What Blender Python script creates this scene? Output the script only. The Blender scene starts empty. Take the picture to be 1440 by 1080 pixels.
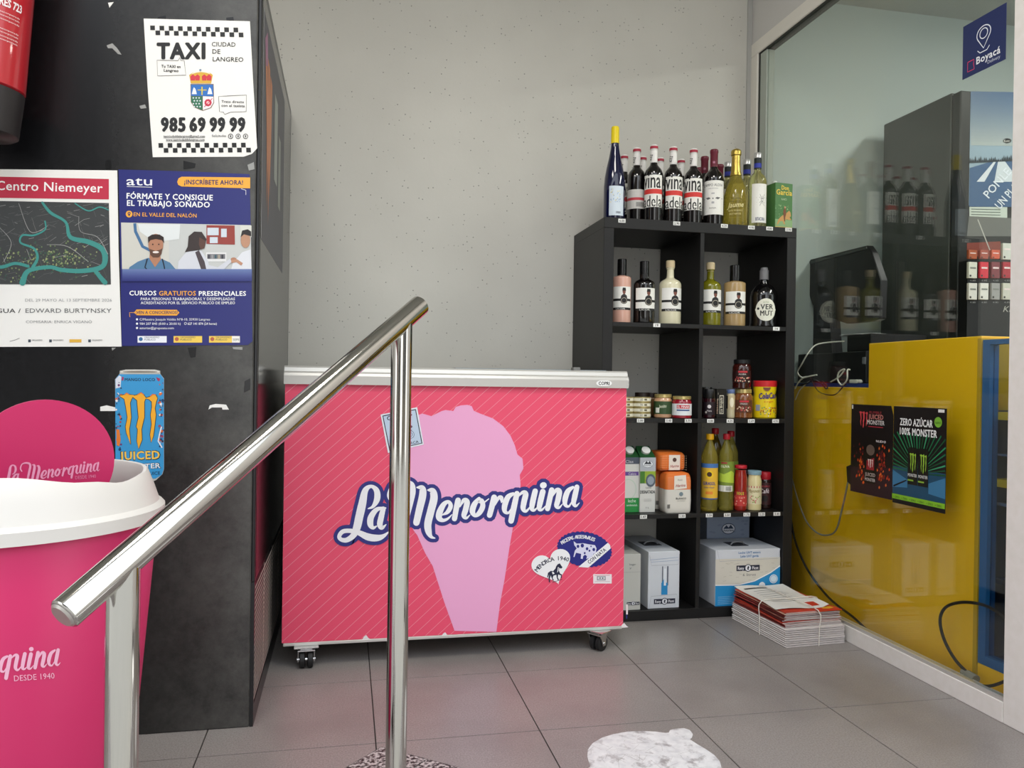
import bpy, bmesh, math, random
from mathutils import Vector, Matrix
random.seed(7)
PI = math.pi
SC = bpy.context.scene
COL = SC.collection
# ------------------------------------------------------------------ camera
F_PX, YAW, PITCH, ROLL, CAM_H = 1116.44, .2057, -.0038, .0142, .8694
_f = Vector((math.sin(YAW), math.cos(YAW), 0)); _r = Vector((math.cos(YAW), -math.sin(YAW), 0)); _u = Vector((0, 0, 1))
FWD = _f*math.cos(PITCH) + _u*math.sin(PITCH); _u2 = _u*math.cos(PITCH) - _f*math.sin(PITCH)
RGT = _r*math.cos(ROLL) + _u2*math.sin(ROLL); UPV = _u2*math.cos(ROLL) - _r*math.sin(ROLL)
CAM = Vector((0, 0, CAM_H))
cd = bpy.data.cameras.new('camera'); cam = bpy.data.objects.new('camera', cd); COL.objects.link(cam)
cd.sensor_width = 36; cd.lens = F_PX/1440*36; cd.clip_start = .02
cam.matrix_world = Matrix(((RGT.x, UPV.x, -FWD.x, CAM.x), (RGT.y, UPV.y, -FWD.y, CAM.y), (RGT.z, UPV.z, -FWD.z, CAM.z), (0, 0, 0, 1)))
SC.camera = cam
# ------------------------------------------------------------------ daylight and added lamps
w = bpy.data.worlds.new('world'); SC.world = w; w.use_nodes = True
nt = w.node_tree; bg = nt.nodes['Background']
tc = nt.nodes.new('ShaderNodeTexCoord'); sp = nt.nodes.new('ShaderNodeSeparateXYZ'); rp = nt.nodes.new('ShaderNodeValToRGB')
nt.links.new(tc.outputs['Generated'], sp.inputs[0]); nt.links.new(sp.outputs['Z'], rp.inputs[0]); nt.links.new(rp.outputs[0], bg.inputs[0])
rp.color_ramp.elements[0].position = 0.0; rp.color_ramp.elements[0].color = (.86, .86, .85, 1)
rp.color_ramp.elements[1].position = .6; rp.color_ramp.elements[1].color = (.84, .91, 1, 1)
bg.inputs[1].default_value = 1.9
def area(name, loc, tgt, sx, sy, power, col=(1, 1, 1)):
    l = bpy.data.lights.new(name, 'AREA'); l.shape = 'RECTANGLE'; l.size = sx; l.size_y = sy; l.energy = power; l.color = col
    o = bpy.data.objects.new(name, l); COL.objects.link(o); o.location = loc
    o.rotation_euler = (Vector(tgt)-Vector(loc)).to_track_quat('-Z', 'Y').to_euler(); return o
area('added_ceiling_light', (2.75, 1.5, 2.495), (2.75, 1.5, 0), .22, 1.2, 24, (1, .98, .93))  # unseen lamp added to brighten the room behind the glass
for _x in (-.5, .6):  # two unseen lamps added over the entrance as fill light
    area('added_ceiling_light', (_x, 1.15, 2.845), (_x, 1.15, 0), .5, .5, 11, (1, .96, .90))
SC.view_settings.view_transform = 'Standard'; SC.view_settings.look = 'None'
SC.view_settings.gamma = 1; SC.view_settings.use_curve_mapping = False; SC.view_settings.exposure = .48

# ------------------------------------------------------------------ helpers
def at(px, py, ax, val):
    d = FWD + RGT*((px-720)/F_PX) - UPV*((py-540)/F_PX)
    i = 'xyz'.index(ax); t = (val-CAM[i])/d[i]
    return CAM + d*t
def at_d(px, py, dist):
    return CAM + (FWD + RGT*((px-720)/F_PX) - UPV*((py-540)/F_PX))*dist
def lin(c):
    c = c/255
    return c/12.92 if c <= .04045 else ((c+.055)/1.055)**2.4
def RGB(c):
    if isinstance(c, str): c = tuple(int(c[i:i+2], 16) for i in (0, 2, 4))
    return (lin(c[0]), lin(c[1]), lin(c[2]), 1)
MATS = {}
def mat(name, c=(200, 200, 200), rough=.5, metal=0, trans=0, coat=0, ior=1.45, bump=0, bscale=60, vary=0, vscale=8, spec=.5, emis=0):
    if name in MATS: return MATS[name]
    m = bpy.data.materials.new(name); m.use_nodes = True; MATS[name] = m
    n = m.node_tree.nodes; L = m.node_tree.links; b = n['Principled BSDF']
    col = RGB(c)
    b.inputs['Base Color'].default_value = col; b.inputs['Roughness'].default_value = rough; b.inputs['Metallic'].default_value = metal
    b.inputs['Transmission Weight'].default_value = trans; b.inputs['Coat Weight'].default_value = coat; b.inputs['IOR'].default_value = ior
    b.inputs['Coat Roughness'].default_value = .05; b.inputs['Specular IOR Level'].default_value = spec
    if emis:
        b.inputs['Emission Color'].default_value = col; b.inputs['Emission Strength'].default_value = emis
    if bump or vary:
        t = n.new('ShaderNodeTexCoord')
        if bump:
            z = n.new('ShaderNodeTexNoise'); z.inputs['Scale'].default_value = bscale; z.inputs['Detail'].default_value = 5
            L.new(t.outputs['Object'], z.inputs['Vector'])
            bn = n.new('ShaderNodeBump'); bn.inputs['Strength'].default_value = bump; bn.inputs['Distance'].default_value = .002
            L.new(z.outputs[0], bn.inputs['Height']); L.new(bn.outputs[0], b.inputs['Normal'])
        if vary:
            z = n.new('ShaderNodeTexNoise'); z.inputs['Scale'].default_value = vscale; z.inputs['Detail'].default_value = 6
            L.new(t.outputs['Object'], z.inputs['Vector'])
            r = n.new('ShaderNodeValToRGB')
            r.color_ramp.elements[0].position = .3; r.color_ramp.elements[1].position = .7
            r.color_ramp.elements[0].color = tuple(x*(1-vary) for x in col[:3])+(1,)
            r.color_ramp.elements[1].color = tuple(min(1, x*(1+vary)) for x in col[:3])+(1,)
            L.new(z.outputs[0], r.inputs[0]); L.new(r.outputs[0], b.inputs['Base Color'])
    return m
def ink(c, rough=.45):
    c = tuple(int(x) for x in (RGBI(c)))
    return mat('ink_%02x%02x%02x_%d' % (c+(int(rough*100),)), c, rough)
def RGBI(c):
    return tuple(int(c[i:i+2], 16) for i in (0, 2, 4)) if isinstance(c, str) else c

class MB:
    def __init__(s): s.v = []; s.f = []; s.m = []
    def add(s, vs, fs, mi=0):
        k = len(s.v); s.v += [tuple(v) for v in vs]
        for f in fs: s.f.append(tuple(i+k for i in f)); s.m.append(mi)
        return s
    def box(s, x0, x1, y0, y1, z0, z1, mi=0):
        vs = [(x, y, z) for z in (z0, z1) for y in (y0, y1) for x in (x0, x1)]
        return s.add(vs, [(0, 2, 3, 1), (4, 5, 7, 6), (0, 1, 5, 4), (2, 6, 7, 3), (0, 4, 6, 2), (1, 3, 7, 5)], mi)
    def prism(s, pts, ax, a, b, mi=0):            # pts 2D in the other two axes, extruded along ax from a to b
        n = len(pts)
        def mk(p, t):
            return {'x': (t, p[0], p[1]), 'y': (p[0], t, p[1]), 'z': (p[0], p[1], t)}[ax]
        ar = sum(pts[i][0]*pts[(i+1) % n][1]-pts[(i+1) % n][0]*pts[i][1] for i in range(n))
        if ax == 'y': ar = -ar
        if ar < 0: pts = pts[::-1]
        vs = [mk(p, a) for p in pts]+[mk(p, b) for p in pts]
        fs = [tuple(range(n-1, -1, -1)), tuple(range(n, 2*n))]+[(i, (i+1) % n, (i+1) % n+n, i+n) for i in range(n)]
        if b < a: fs = [f[::-1] for f in fs]
        return s.add(vs, fs, mi)
    def lathe(s, prof, c=(0, 0, 0), seg=24, mi=0, flute=None):   # prof (r,z) bottom to top
        vs = []; n = len(prof)
        for r, z in prof:
            for k in range(seg):
                a = 2*PI*k/seg; rr = r*(1+(flute(k, z) if flute else 0))
                vs.append((c[0]+rr*math.cos(a), c[1]+rr*math.sin(a), c[2]+z))
        fs = []
        for i in range(n-1):
            for k in range(seg):
                k2 = (k+1) % seg; fs.append((i*seg+k, i*seg+k2, (i+1)*seg+k2, (i+1)*seg+k))
        fs.append(tuple(range(seg-1, -1, -1))); fs.append(tuple((n-1)*seg+k for k in range(seg)))
        return s.add(vs, fs, mi)
    def tube(s, pts, r, seg=12, mi=0, cap=True, closed=False):
        pts = [Vector(p) for p in pts]; n = len(pts); vs = []; fs = []
        nrm = None
        for i, p in enumerate(pts):
            a = pts[i-1] if (i > 0 or closed) else p; b = pts[(i+1) % n] if (i < n-1 or closed) else p
            t = (b-a).normalized()
            if nrm is None: nrm = t.orthogonal().normalized()
            else: nrm = (nrm - t*nrm.dot(t)).normalized()
            bi = t.cross(nrm)
            rr = r[i] if isinstance(r, (list, tuple)) else r
            for k in range(seg):
                an = 2*PI*k/seg; vs.append(p+nrm*(rr*math.cos(an))+bi*(rr*math.sin(an)))
        for i in range(n if closed else n-1):
            j = (i+1) % n
            for k in range(seg):
                k2 = (k+1) % seg; fs.append((i*seg+k, i*seg+k2, j*seg+k2, j*seg+k))
        if cap and not closed: fs.append(tuple(range(seg-1, -1, -1))); fs.append(tuple((n-1)*seg+k for k in range(seg)))
        return s.add(vs, fs, mi)
    def slab(s, pts, nrm, th, mi=0):              # polygon given by 3D points, thickened along nrm
        n = len(pts); nrm = Vector(nrm)*th
        vs = [Vector(p) for p in pts]+[Vector(p)+nrm for p in pts]
        nn = (vs[1]-vs[0]).cross(vs[2]-vs[1]).dot(nrm)
        fs = [tuple(range(n-1, -1, -1)), tuple(range(n, 2*n))]+[(i, (i+1) % n, (i+1) % n+n, i+n) for i in range(n)]
        if nn < 0: fs = [f[::-1] for f in fs]
        return s.add(vs, fs, mi)
    def xf(s, M):
        s.v = [tuple(M @ Vector(v)) for v in s.v]; return s
    def build(s, name, mats, parent=None, bevel=0, seg=1, smooth=False, world=False):
        if not isinstance(mats, (list, tuple)): mats = [mats]
        me = bpy.data.meshes.new(name)
        vs = s.v
        if world and parent is not None:
            M = WM[parent].inverted(); vs = [tuple(M @ Vector(v)) for v in vs]
        me.from_pydata(vs, [], s.f)
        for m in mats: me.materials.append(m)
        me.polygons.foreach_set('material_index', s.m)
        if bevel:
            bm = bmesh.new(); bm.from_mesh(me)
            bmesh.ops.bevel(bm, geom=list(bm.edges), offset=bevel, segments=seg, profile=.5, affect='EDGES', clamp_overlap=True)
            bm.to_mesh(me); bm.free()
        if smooth or bevel:
            for p in me.polygons: p.use_smooth = True
            me.set_sharp_from_angle(angle=math.radians(38 if not bevel or seg > 1 else 30))
        me.update()
        o = bpy.data.objects.new(name, me); COL.objects.link(o)
        if parent is not None: o.parent = parent; WM[o] = WM[parent]
        else: WM[o] = Matrix.Identity(4)
        return o
WM = {}
def thing(name, label, cat, loc=(0, 0, 0), rotz=0, group=None, rot=None):
    o = bpy.data.objects.new(name, None); COL.objects.link(o); o.empty_display_size = .05
    o.location = loc; e = rot if rot else (0, 0, rotz); o.rotation_euler = e
    from mathutils import Euler
    WM[o] = Matrix.Translation(Vector(loc)) @ Euler(e).to_matrix().to_4x4()
    o['label'] = label; o['category'] = cat
    if group: o['group'] = group
    return o
def struct(o): o['kind'] = 'structure'; return o
def kids(o): return [c for c in bpy.data.objects if c.parent == o]
def dup(root, loc, label, rotz=0, group=None):
    r = root.copy(); COL.objects.link(r); r.location = loc; r.rotation_euler = (0, 0, rotz); r['label'] = label
    if group: r['group'] = group
    for ch in kids(root):
        c = ch.copy(); COL.objects.link(c); c.parent = r
        for g in kids(ch):
            d = g.copy(); COL.objects.link(d); d.parent = c
    return r
def clip(poly, f):                                # keep where f >= 0
    out = []; n = len(poly)
    for i in range(n):
        a, b = poly[i], poly[(i+1) % n]; fa, fb = f(a), f(b)
        if fa >= 0: out.append(a)
        if fa*fb < 0:
            t = fa/(fa-fb); out.append((a[0]+(b[0]-a[0])*t, a[1]+(b[1]-a[1])*t))
    return out
# ---- text and flat print
_tc = {}
def glyphs(s, bold=0., shear=0., sp=0.):
    k = (s, bold, shear, sp)
    if k in _tc: return _tc[k]
    cu = bpy.data.curves.new('t', 'FONT'); cu.body = s; cu.size = 1; cu.resolution_u = 2; cu.offset = bold; cu.space_character = 1+sp*1.6; cu.shear = shear
    ob = bpy.data.objects.new('t', cu); me = ob.to_mesh()
    vs = [(v.co.x, v.co.y) for v in me.vertices]; fs = [tuple(p.vertices) for p in me.polygons]
    ob.to_mesh_clear(); bpy.data.objects.remove(ob); bpy.data.curves.remove(cu)
    if not vs: vs = [(0, 0)]
    _tc[k] = (vs, fs); return _tc[k]
def spline(pts, n=6):
    out = []; m = len(pts)
    for i in range(m-1):
        p0 = pts[max(i-1, 0)]; p1 = pts[i]; p2 = pts[i+1]; p3 = pts[min(i+2, m-1)]
        for k in range(n):
            t = k/n; out.append(tuple(.5*((2*b)+(-a+c)*t+(2*a-5*b+4*c-d)*t*t+(-a+3*b-3*c+d)*t**3) for a, b, c, d in zip(p0, p1, p2, p3)))
    out.append(tuple(pts[-1])); return out
class Print:
    """flat print: shapes in a local (u, v) frame, v downwards, mapped on a surface by fn(u, v, layer)"""
    def __init__(s, fn, sc=1, ox=0, oy=0): s.fn = fn; s.sc = sc; s.ox = ox; s.oy = oy; s.v = []; s.f = []; s.m = []; s.cols = []; s.cnt = 0; s.step = None
    def fr(s, sc, ox=0, oy=0): s.sc = sc; s.ox = ox; s.oy = oy; return s
    def mi(s, c):
        if c not in s.cols: s.cols.append(c)
        return s.cols.index(c)
    def raw(s, vs, fs, c, L):
        k = len(s.v); i = s.mi(c); s.cnt += 1; L = L+(s.cnt % 45)*.02
        s.v += [tuple(s.fn(x/s.sc+s.ox, y/s.sc+s.oy, L)) for x, y in vs]
        for f in fs: s.f.append(tuple(a+k for a in f)); s.m.append(i)
    def poly(s, pts, c, L=1):
        if s.step:
            x0 = min(p[0] for p in pts); x1 = max(p[0] for p in pts)
            if x1-x0 > s.step*1.2:
                n = int(math.ceil((x1-x0)/s.step)); d = (x1-x0)/n; s.cnt += 1; c0 = s.cnt
                for k in range(n):
                    q = clip(clip(pts, lambda p: p[0]-(x0+k*d)), lambda p: x0+(k+1)*d-p[0])
                    if len(q) > 2: s.cnt = c0; s.raw(q, [tuple(range(len(q)))], c, L)
                return
        s.raw(pts, [tuple(range(len(pts)))], c, L)
    def rect(s, x0, y0, x1, y1, c, L=1, n=1):
        vs = []; fs = []
        for i in range(n+1):
            x = x0+(x1-x0)*i/n; vs += [(x, y0), (x, y1)]
        for i in range(n): fs.append((2*i, 2*i+1, 2*i+3, 2*i+2))
        s.raw(vs, fs, c, L)
    def disc(s, cx, cy, rx, c, L=1, ry=None, n=20, a0=0, a1=360):
        ry = rx if ry is None else ry
        full = a1-a0 >= 360
        pts = [(cx+rx*math.cos(math.radians(a0+(a1-a0)*k/n)), cy-ry*math.sin(math.radians(a0+(a1-a0)*k/n))) for k in range(n if full else n+1)]
        s.poly(pts, c, L)
    def ring(s, cx, cy, r, wd, c, L=1, ry=None, n=24, a0=0, a1=360):
        ry = r if ry is None else ry
        s.line([(cx+r*math.cos(math.radians(a0+(a1-a0)*k/n)), cy-ry*math.sin(math.radians(a0+(a1-a0)*k/n))) for k in range(n+1)], wd, c, L)
    def line(s, pts, wd, c, L=1, caps=False):
        n = len(pts); vs = []; fs = []
        for i, p in enumerate(pts):
            a = pts[max(i-1, 0)]; b = pts[min(i+1, n-1)]
            dx, dy = b[0]-a[0], b[1]-a[1]; l = math.hypot(dx, dy) or 1
            q = (p[2] if len(p) > 2 else wd)/2
            vs += [(p[0]-dy/l*q, p[1]+dx/l*q), (p[0]+dy/l*q, p[1]-dx/l*q)]
        for i in range(n-1): fs.append((2*i, 2*i+1, 2*i+3, 2*i+2))
        s.raw(vs, fs, c, L)
        if caps:
            for p in (pts[0], pts[-1]): s.disc(p[0], p[1], (p[2] if len(p) > 2 else wd)/2, c, L, n=12)
    def stroke(s, pts, c, L=1, grow=0, n=6):
        q = [(p[0], p[1], p[2]+grow) for p in spline(pts, n)]
        for a in range(0, len(q)-1, 8): s.line(q[a:a+10], 1, c, L)
        for p in (q if grow else (q[0], q[-1])): s.disc(p[0], p[1], p[2]/2, c, L, n=10)
    def text(s, t, x, y, h, c, wd=None, L=2, ang=0, bold=0., shear=0., al='l', cap=.69):
        """baseline-left x,y ; cap height h ; fitted to width wd"""
        vs, fs = glyphs(t, 0, shear, bold)
        x0 = min(v[0] for v in vs); x1 = max(v[0] for v in vs); k = h/cap
        kx = wd/(x1-x0) if wd and x1 > x0 else k
        W = (x1-x0)*kx; off = {'l': 0, 'c': -W/2, 'r': -W}[al]
        ca, sa = math.cos(ang), math.sin(ang)
        out = []
        for a, b in vs:
            X = (a-x0)*kx+off; Y = -b*k
            out.append((x+X*ca-Y*sa, y+X*sa+Y*ca))
        b = bold*k*.55
        for dx, dy in ([(-b, 0), (b, 0), (0, -b*.8), (0, b*.8), (-b*.7, -b*.6), (b*.7, -b*.6), (-b*.7, b*.6), (b*.7, b*.6)] if bold else [(0, 0)]):
            s.raw([(x_+dx, y_+dy) for x_, y_ in out], fs, c, L)
        return W
    def arctext(s, t, cx, cy, r, a0, a1, h, c, L=2, bold=0.):
        n = len(t)
        for i, chh in enumerate(t):
            if chh == ' ': continue
            a = math.radians(a0+(a1-a0)*i/max(1, n-1))
            s.text(chh, cx+r*math.cos(a), cy-r*math.sin(a), h, c, L=L, ang=PI/2-a, bold=bold, al='c')
    def build(s, name, parent, rough=.45, world=True):
        me = bpy.data.meshes.new(name)
        vs = s.v
        if world: 
            M = WM[parent].inverted(); vs = [tuple(M @ Vector(v)) for v in vs]
        me.from_pydata(vs, [], s.f)
        for c in s.cols: me.materials.append(c if isinstance(c, bpy.types.Material) else ink(c, rough))
        me.polygons.foreach_set('material_index', s.m); me.update()
        o = bpy.data.objects.new(name, me); COL.objects.link(o); o.parent = parent; WM[o] = WM[parent]
        return o
def planeY(y): return lambda u, v, L: at(u, v, 'y', y-.00025*L)
def planeX(x): return lambda u, v, L: at(u, v, 'x', x-.00025*L)

# ------------------------------------------------------------------ materials with a texture of their own
def N(m, t, **k):
    n = m.node_tree.nodes.new(t)
    for a, b in k.items(): n.inputs[a.replace('_', ' ')].default_value = b
    return n
def plaster(name, base):
    m = mat(name, base, .85); n = m.node_tree.nodes; L = m.node_tree.links; b = n['Principled BSDF']
    t = N(m, 'ShaderNodeTexCoord')
    z = N(m, 'ShaderNodeTexNoise', Scale=60, Detail=8); L.new(t.outputs['Object'], z.inputs[0])
    v = N(m, 'ShaderNodeTexVoronoi', Scale=50); L.new(t.outputs['Object'], v.inputs['Vector'])
    big = N(m, 'ShaderNodeTexNoise', Scale=1.7, Detail=4); L.new(t.outputs['Object'], big.inputs[0])
    pit = n.new('ShaderNodeValToRGB'); pit.color_ramp.elements[0].position = .08; pit.color_ramp.elements[1].position = .15
    pit.color_ramp.elements[0].color = (0, 0, 0, 1); pit.color_ramp.elements[1].color = (1, 1, 1, 1)
    L.new(v.outputs['Distance'], pit.inputs[0])
    sel = N(m, 'ShaderNodeMath'); sel.operation = 'GREATER_THAN'; sel.inputs[1].default_value = .55
    sx = N(m, 'ShaderNodeSeparateColor'); L.new(v.outputs['Color'], sx.inputs[0]); L.new(sx.outputs[0], sel.inputs[0])
    mx = N(m, 'ShaderNodeMath'); mx.operation = 'MAXIMUM'; L.new(pit.outputs[0], mx.inputs[0]); L.new(sel.outputs[0], mx.inputs[1])
    c0 = n.new('ShaderNodeValToRGB'); c0.color_ramp.elements[0].position = .35; c0.color_ramp.elements[1].position = .68
    cc = RGB(base); c0.color_ramp.elements[0].color = tuple(x*.93 for x in cc[:3])+(1,); c0.color_ramp.elements[1].color = tuple(x*1.05 for x in cc[:3])+(1,)
    L.new(big.outputs[0], c0.inputs[0])
    mul = N(m, 'ShaderNodeMix'); mul.data_type = 'RGBA'; mul.inputs[6].default_value = tuple(x*.45 for x in cc[:3])+(1,)
    L.new(mx.outputs[0], mul.inputs[0]); L.new(c0.outputs[0], mul.inputs[7]); L.new(mul.outputs[2], b.inputs['Base Color'])
    ad = N(m, 'ShaderNodeMath'); ad.operation = 'MULTIPLY_ADD'; ad.inputs[1].default_value = .4
    L.new(z.outputs[0], ad.inputs[0]); L.new(mx.outputs[0], ad.inputs[2])
    bp = N(m, 'ShaderNodeBump', Strength=.5, Distance=.002); L.new(ad.outputs[0], bp.inputs['Height']); L.new(bp.outputs[0], b.inputs['Normal'])
    return m
def speckle(name, base, dark, light, scale=220, rough=.5, amt=.5, bump=.1, stains=None):
    m = mat(name, base, rough); n = m.node_tree.nodes; L = m.node_tree.links; b = n['Principled BSDF']
    t = N(m, 'ShaderNodeTexCoord')
    z = N(m, 'ShaderNodeTexNoise', Scale=scale, Detail=3); L.new(t.outputs['Object'], z.inputs[0])
    r = n.new('ShaderNodeValToRGB'); e = r.color_ramp.elements
    e[0].position = .5-.25*amt; e[0].color = RGB(dark); e[1].position = .5+.25*amt; e[1].color = RGB(light); mid = e.new(.5); mid.color = RGB(base)
    L.new(z.outputs[0], r.inputs[0]); out = r.outputs[0]
    if stains:
        q = N(m, 'ShaderNodeTexNoise', Scale=stains[0], Detail=7, Roughness=.62); L.new(t.outputs['Object'], q.inputs[0])
        s = n.new('ShaderNodeValToRGB'); s.color_ramp.elements[0].position = stains[1]; s.color_ramp.elements[1].position = stains[2]
        L.new(q.outputs[0], s.inputs[0])
        mx = N(m, 'ShaderNodeMix'); mx.data_type = 'RGBA'; mx.inputs[7].default_value = RGB(stains[3])
        L.new(s.outputs[0], mx.inputs[0]); L.new(out, mx.inputs[6]); out = mx.outputs[2]
    L.new(out, b.inputs['Base Color'])
    bp = N(m, 'ShaderNodeBump', Strength=bump, Distance=.001); L.new(z.outputs[0], bp.inputs['Height']); L.new(bp.outputs[0], b.inputs['Normal'])
    return m
def pane(name, tint, refl=.05):
    m = bpy.data.materials.new(name); m.use_nodes = True; n = m.node_tree.nodes; L = m.node_tree.links; n.clear()
    o = n.new('ShaderNodeOutputMaterial'); mix = n.new('ShaderNodeMixShader'); tr = n.new('ShaderNodeBsdfTransparent'); gl = n.new('ShaderNodeBsdfGlossy')
    tr.inputs[0].default_value = tuple(tint)+(1,); gl.inputs['Roughness'].default_value = .012
    g = n.new('ShaderNodeNewGeometry'); d = n.new('ShaderNodeVectorMath'); d.operation = 'DOT_PRODUCT'
    L.new(g.outputs['Incoming'], d.inputs[0]); L.new(g.outputs['Normal'], d.inputs[1])
    a = n.new('ShaderNodeMath'); a.operation = 'ABSOLUTE'; L.new(d.outputs['Value'], a.inputs[0])
    s = n.new('ShaderNodeMath'); s.operation = 'SUBTRACT'; s.inputs[0].default_value = 1; L.new(a.outputs[0], s.inputs[1])
    p = n.new('ShaderNodeMath'); p.operation = 'POWER'; p.inputs[1].default_value = 4; L.new(s.outputs[0], p.inputs[0])
    q = n.new('ShaderNodeMath'); q.operation = 'MULTIPLY_ADD'; q.inputs[1].default_value = .9; q.inputs[2].default_value = refl; L.new(p.outputs[0], q.inputs[0])
    L.new(q.outputs[0], mix.inputs[0]); L.new(tr.outputs[0], mix.inputs[1]); L.new(gl.outputs[0], mix.inputs[2]); L.new(mix.outputs[0], o.inputs[0])
    MATS[name] = m; return m
def brushed(name, c, rough, ani=.0):
    m = mat(name, c, rough, 1); b = m.node_tree.nodes['Principled BSDF']; b.inputs['Anisotropic'].default_value = ani; return m
M_WALL = plaster('wall_plaster', (208, 206, 198))
M_WHITEWALL = mat('white_wall_paint', (214, 212, 208), .8, bump=.1)
M_INWALL = mat('inner_wall_paint', (204, 216, 212), .8, bump=.1)
M_CEIL = mat('ceiling_texture', (190, 192, 186), .9, bump=.6, bscale=90)
M_TILE = speckle('floor_tile_grey', (146, 140, 136), (128, 122, 119), (160, 154, 150), 260, .33, .8, .05, (2.3, .45, .8, (124, 118, 115)))
M_JOINT = mat('tile_joint_dark', (58, 54, 52), .9)
M_GRAN = speckle('granite_speckled', (140, 132, 130), (38, 34, 34), (198, 190, 188), 120, .5, .35, .1)
M_PVC = mat('cream_white_frame', (236, 232, 222), .45, vary=.03, vscale=5)
M_PVCD = speckle('scuffed_white_frame', (232, 228, 222), (229, 225, 218), (235, 231, 226), 40, .5, .8, .05, (9, .70, .84, (176, 170, 162)))
M_BLK = mat('black_gloss_laminate', (19, 18, 18), .46, vary=.08, vscale=4)
M_STEEL = brushed('polished_steel', (200, 198, 192), .09)
M_ALU = mat('satin_aluminium', (206, 204, 198), .35, .35)
M_CHROME = brushed('castor_chrome', (205, 205, 205), .18)
M_RUBBER = mat('black_rubber', (26, 26, 27), .55)
M_PAPER = mat('white_paper', (236, 234, 228), .6)
M_BLACKP = mat('black_plastic', (20, 20, 21), .4)
M_GREYP = mat('grey_plastic', (120, 120, 118), .5)
M_YEL = mat('yellow_laminate', (254, 198, 24), .3, vary=.03, vscale=2, coat=.3)
M_BLUE = mat('blue_trim', (20, 92, 150), .4)
M_CABW = mat('white_cable', (215, 214, 200), .5)
M_GLASS = pane('shop_glass', (.94, .965, .95), .05)
M_GLASS2 = pane('display_glass', (.82, .88, .93), .04)

# ------------------------------------------------------------------ the setting
FY, WY, GX, MX, MY = 2.4566, 3.1228, 1.677, -.2146, 2.0587
T, TOX, TOY = .4024, .0801, 2.3185
fl = struct(MB().box(-2.0, GX+.06, 1.2, WY+.06, -.12, -.003).box(-2.0, -.42, .85, 1.2, -.12, -.003).build('floor', M_JOINT))
# granite square that carries the handrail post, turned on its corner
gA = Vector((.093, 1.892)); gl = Vector((-.69, -.724)).normalized(); gr = Vector((.785, -.62)).normalized()
side = .62
seam = .125
def gpt(a, b): q = gA+gl*a+gr*b; return (q.x, q.y)
SLABS = [[gpt(0, 0), gpt(side, 0), gpt(side, seam), gpt(0, seam)], [gpt(0, seam+.003), gpt(side, seam+.003), gpt(side, side), gpt(0, side)]]
BIG = [gpt(-.004, -.004), gpt(side+.004, -.004), gpt(side+.004, side+.004), gpt(-.004, side+.004)]
def inside(p, poly):
    c = False; n = len(poly)
    for i in range(n):
        a, b = poly[i], poly[(i+1) % n]
        if (a[1] > p[1]) != (b[1] > p[1]) and p[0] < (b[0]-a[0])*(p[1]-a[1])/(b[1]-a[1])+a[0]: c = not c
    return c
def subtract_halfplanes(poly):                   # tile minus the rotated square -> convex pieces
    res = []; rest = poly
    edges = [(gA, gl, Vector((-gl.y, gl.x))), (gA, gr, Vector((-gr.y, gr.x)))]
    # outside of left edge (side away from gr) and outside of right edge (side away from gl)
    nl = gr - gl*gr.dot(gl); nr = gl - gr*gl.dot(gr); nl.normalize(); nr.normalize()
    fl_ = lambda p: nl.dot(Vector(p)-gA)+.003
    fr_ = lambda p: nr.dot(Vector(p)-gA)+.003
    a = clip(rest, lambda p: -fl_(p))
    if len(a) > 2: res.append(a)
    rest = clip(rest, fl_)
    if len(rest) > 2:
        b = clip(rest, lambda p: -fr_(p))
        if len(b) > 2: res.append(b)
        rest = clip(rest, fr_)
    if len(rest) > 2:
        b = clip(rest, lambda p: nl.dot(Vector(p)-gA)-side-.003)
        if len(b) > 2: res.append(b)
        rest = clip(rest, lambda p: side+.003-nl.dot(Vector(p)-gA))
    if len(rest) > 2:
        b = clip(rest, lambda p: nr.dot(Vector(p)-gA)-side-.003)
        if len(b) > 2: res.append(b)
    return res
tile_mesh = None
J = .0016
for i in range(-6, 5):
    for j in range(-4, 3):
        x0, x1 = TOX+i*T+J, TOX+(i+1)*T-J; y0, y1 = TOY+j*T+J, TOY+(j+1)*T-J
        x0 = max(x0, -2.0); x1 = min(x1, GX+.05); y0 = max(y0, .86); y1 = min(y1, WY+.05)
        if x1-x0 < .02 or y1-y0 < .02: continue
        base = [(x0, y0), (x1, y0), (x1, y1), (x0, y1)]
        if y0 < 1.2 and x1 > -.42:
            if x0 >= -.42 and y1 <= 1.2: continue
            if x0 < -.42: parts_ = [clip(base, lambda p: -.42-p[0]), clip(clip(base, lambda p: p[0]+.42), lambda p: p[1]-1.2)]
            else: parts_ = [clip(base, lambda p: p[1]-1.2)]
        else: parts_ = [base]
        parts_ = [p for p in parts_ if len(p) > 2]
        near = abs((x0+x1)/2-.09) < .75 and y0 < 1.95
        for P_ in parts_:
            pcs = subtract_halfplanes(P_) if near else [P_]
            if not pcs: continue
            mb = MB()
            for pc in pcs: mb.prism(pc, 'z', -.0035, 0)
            mb.build('tile', M_TILE, fl)
for s_ in SLABS:
    p_ = clip(s_, lambda p: p[1]-1.2)
    MB().prism(p_, 'z', -.0035, .0008).build('granite_slab', M_GRAN, fl)
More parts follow.
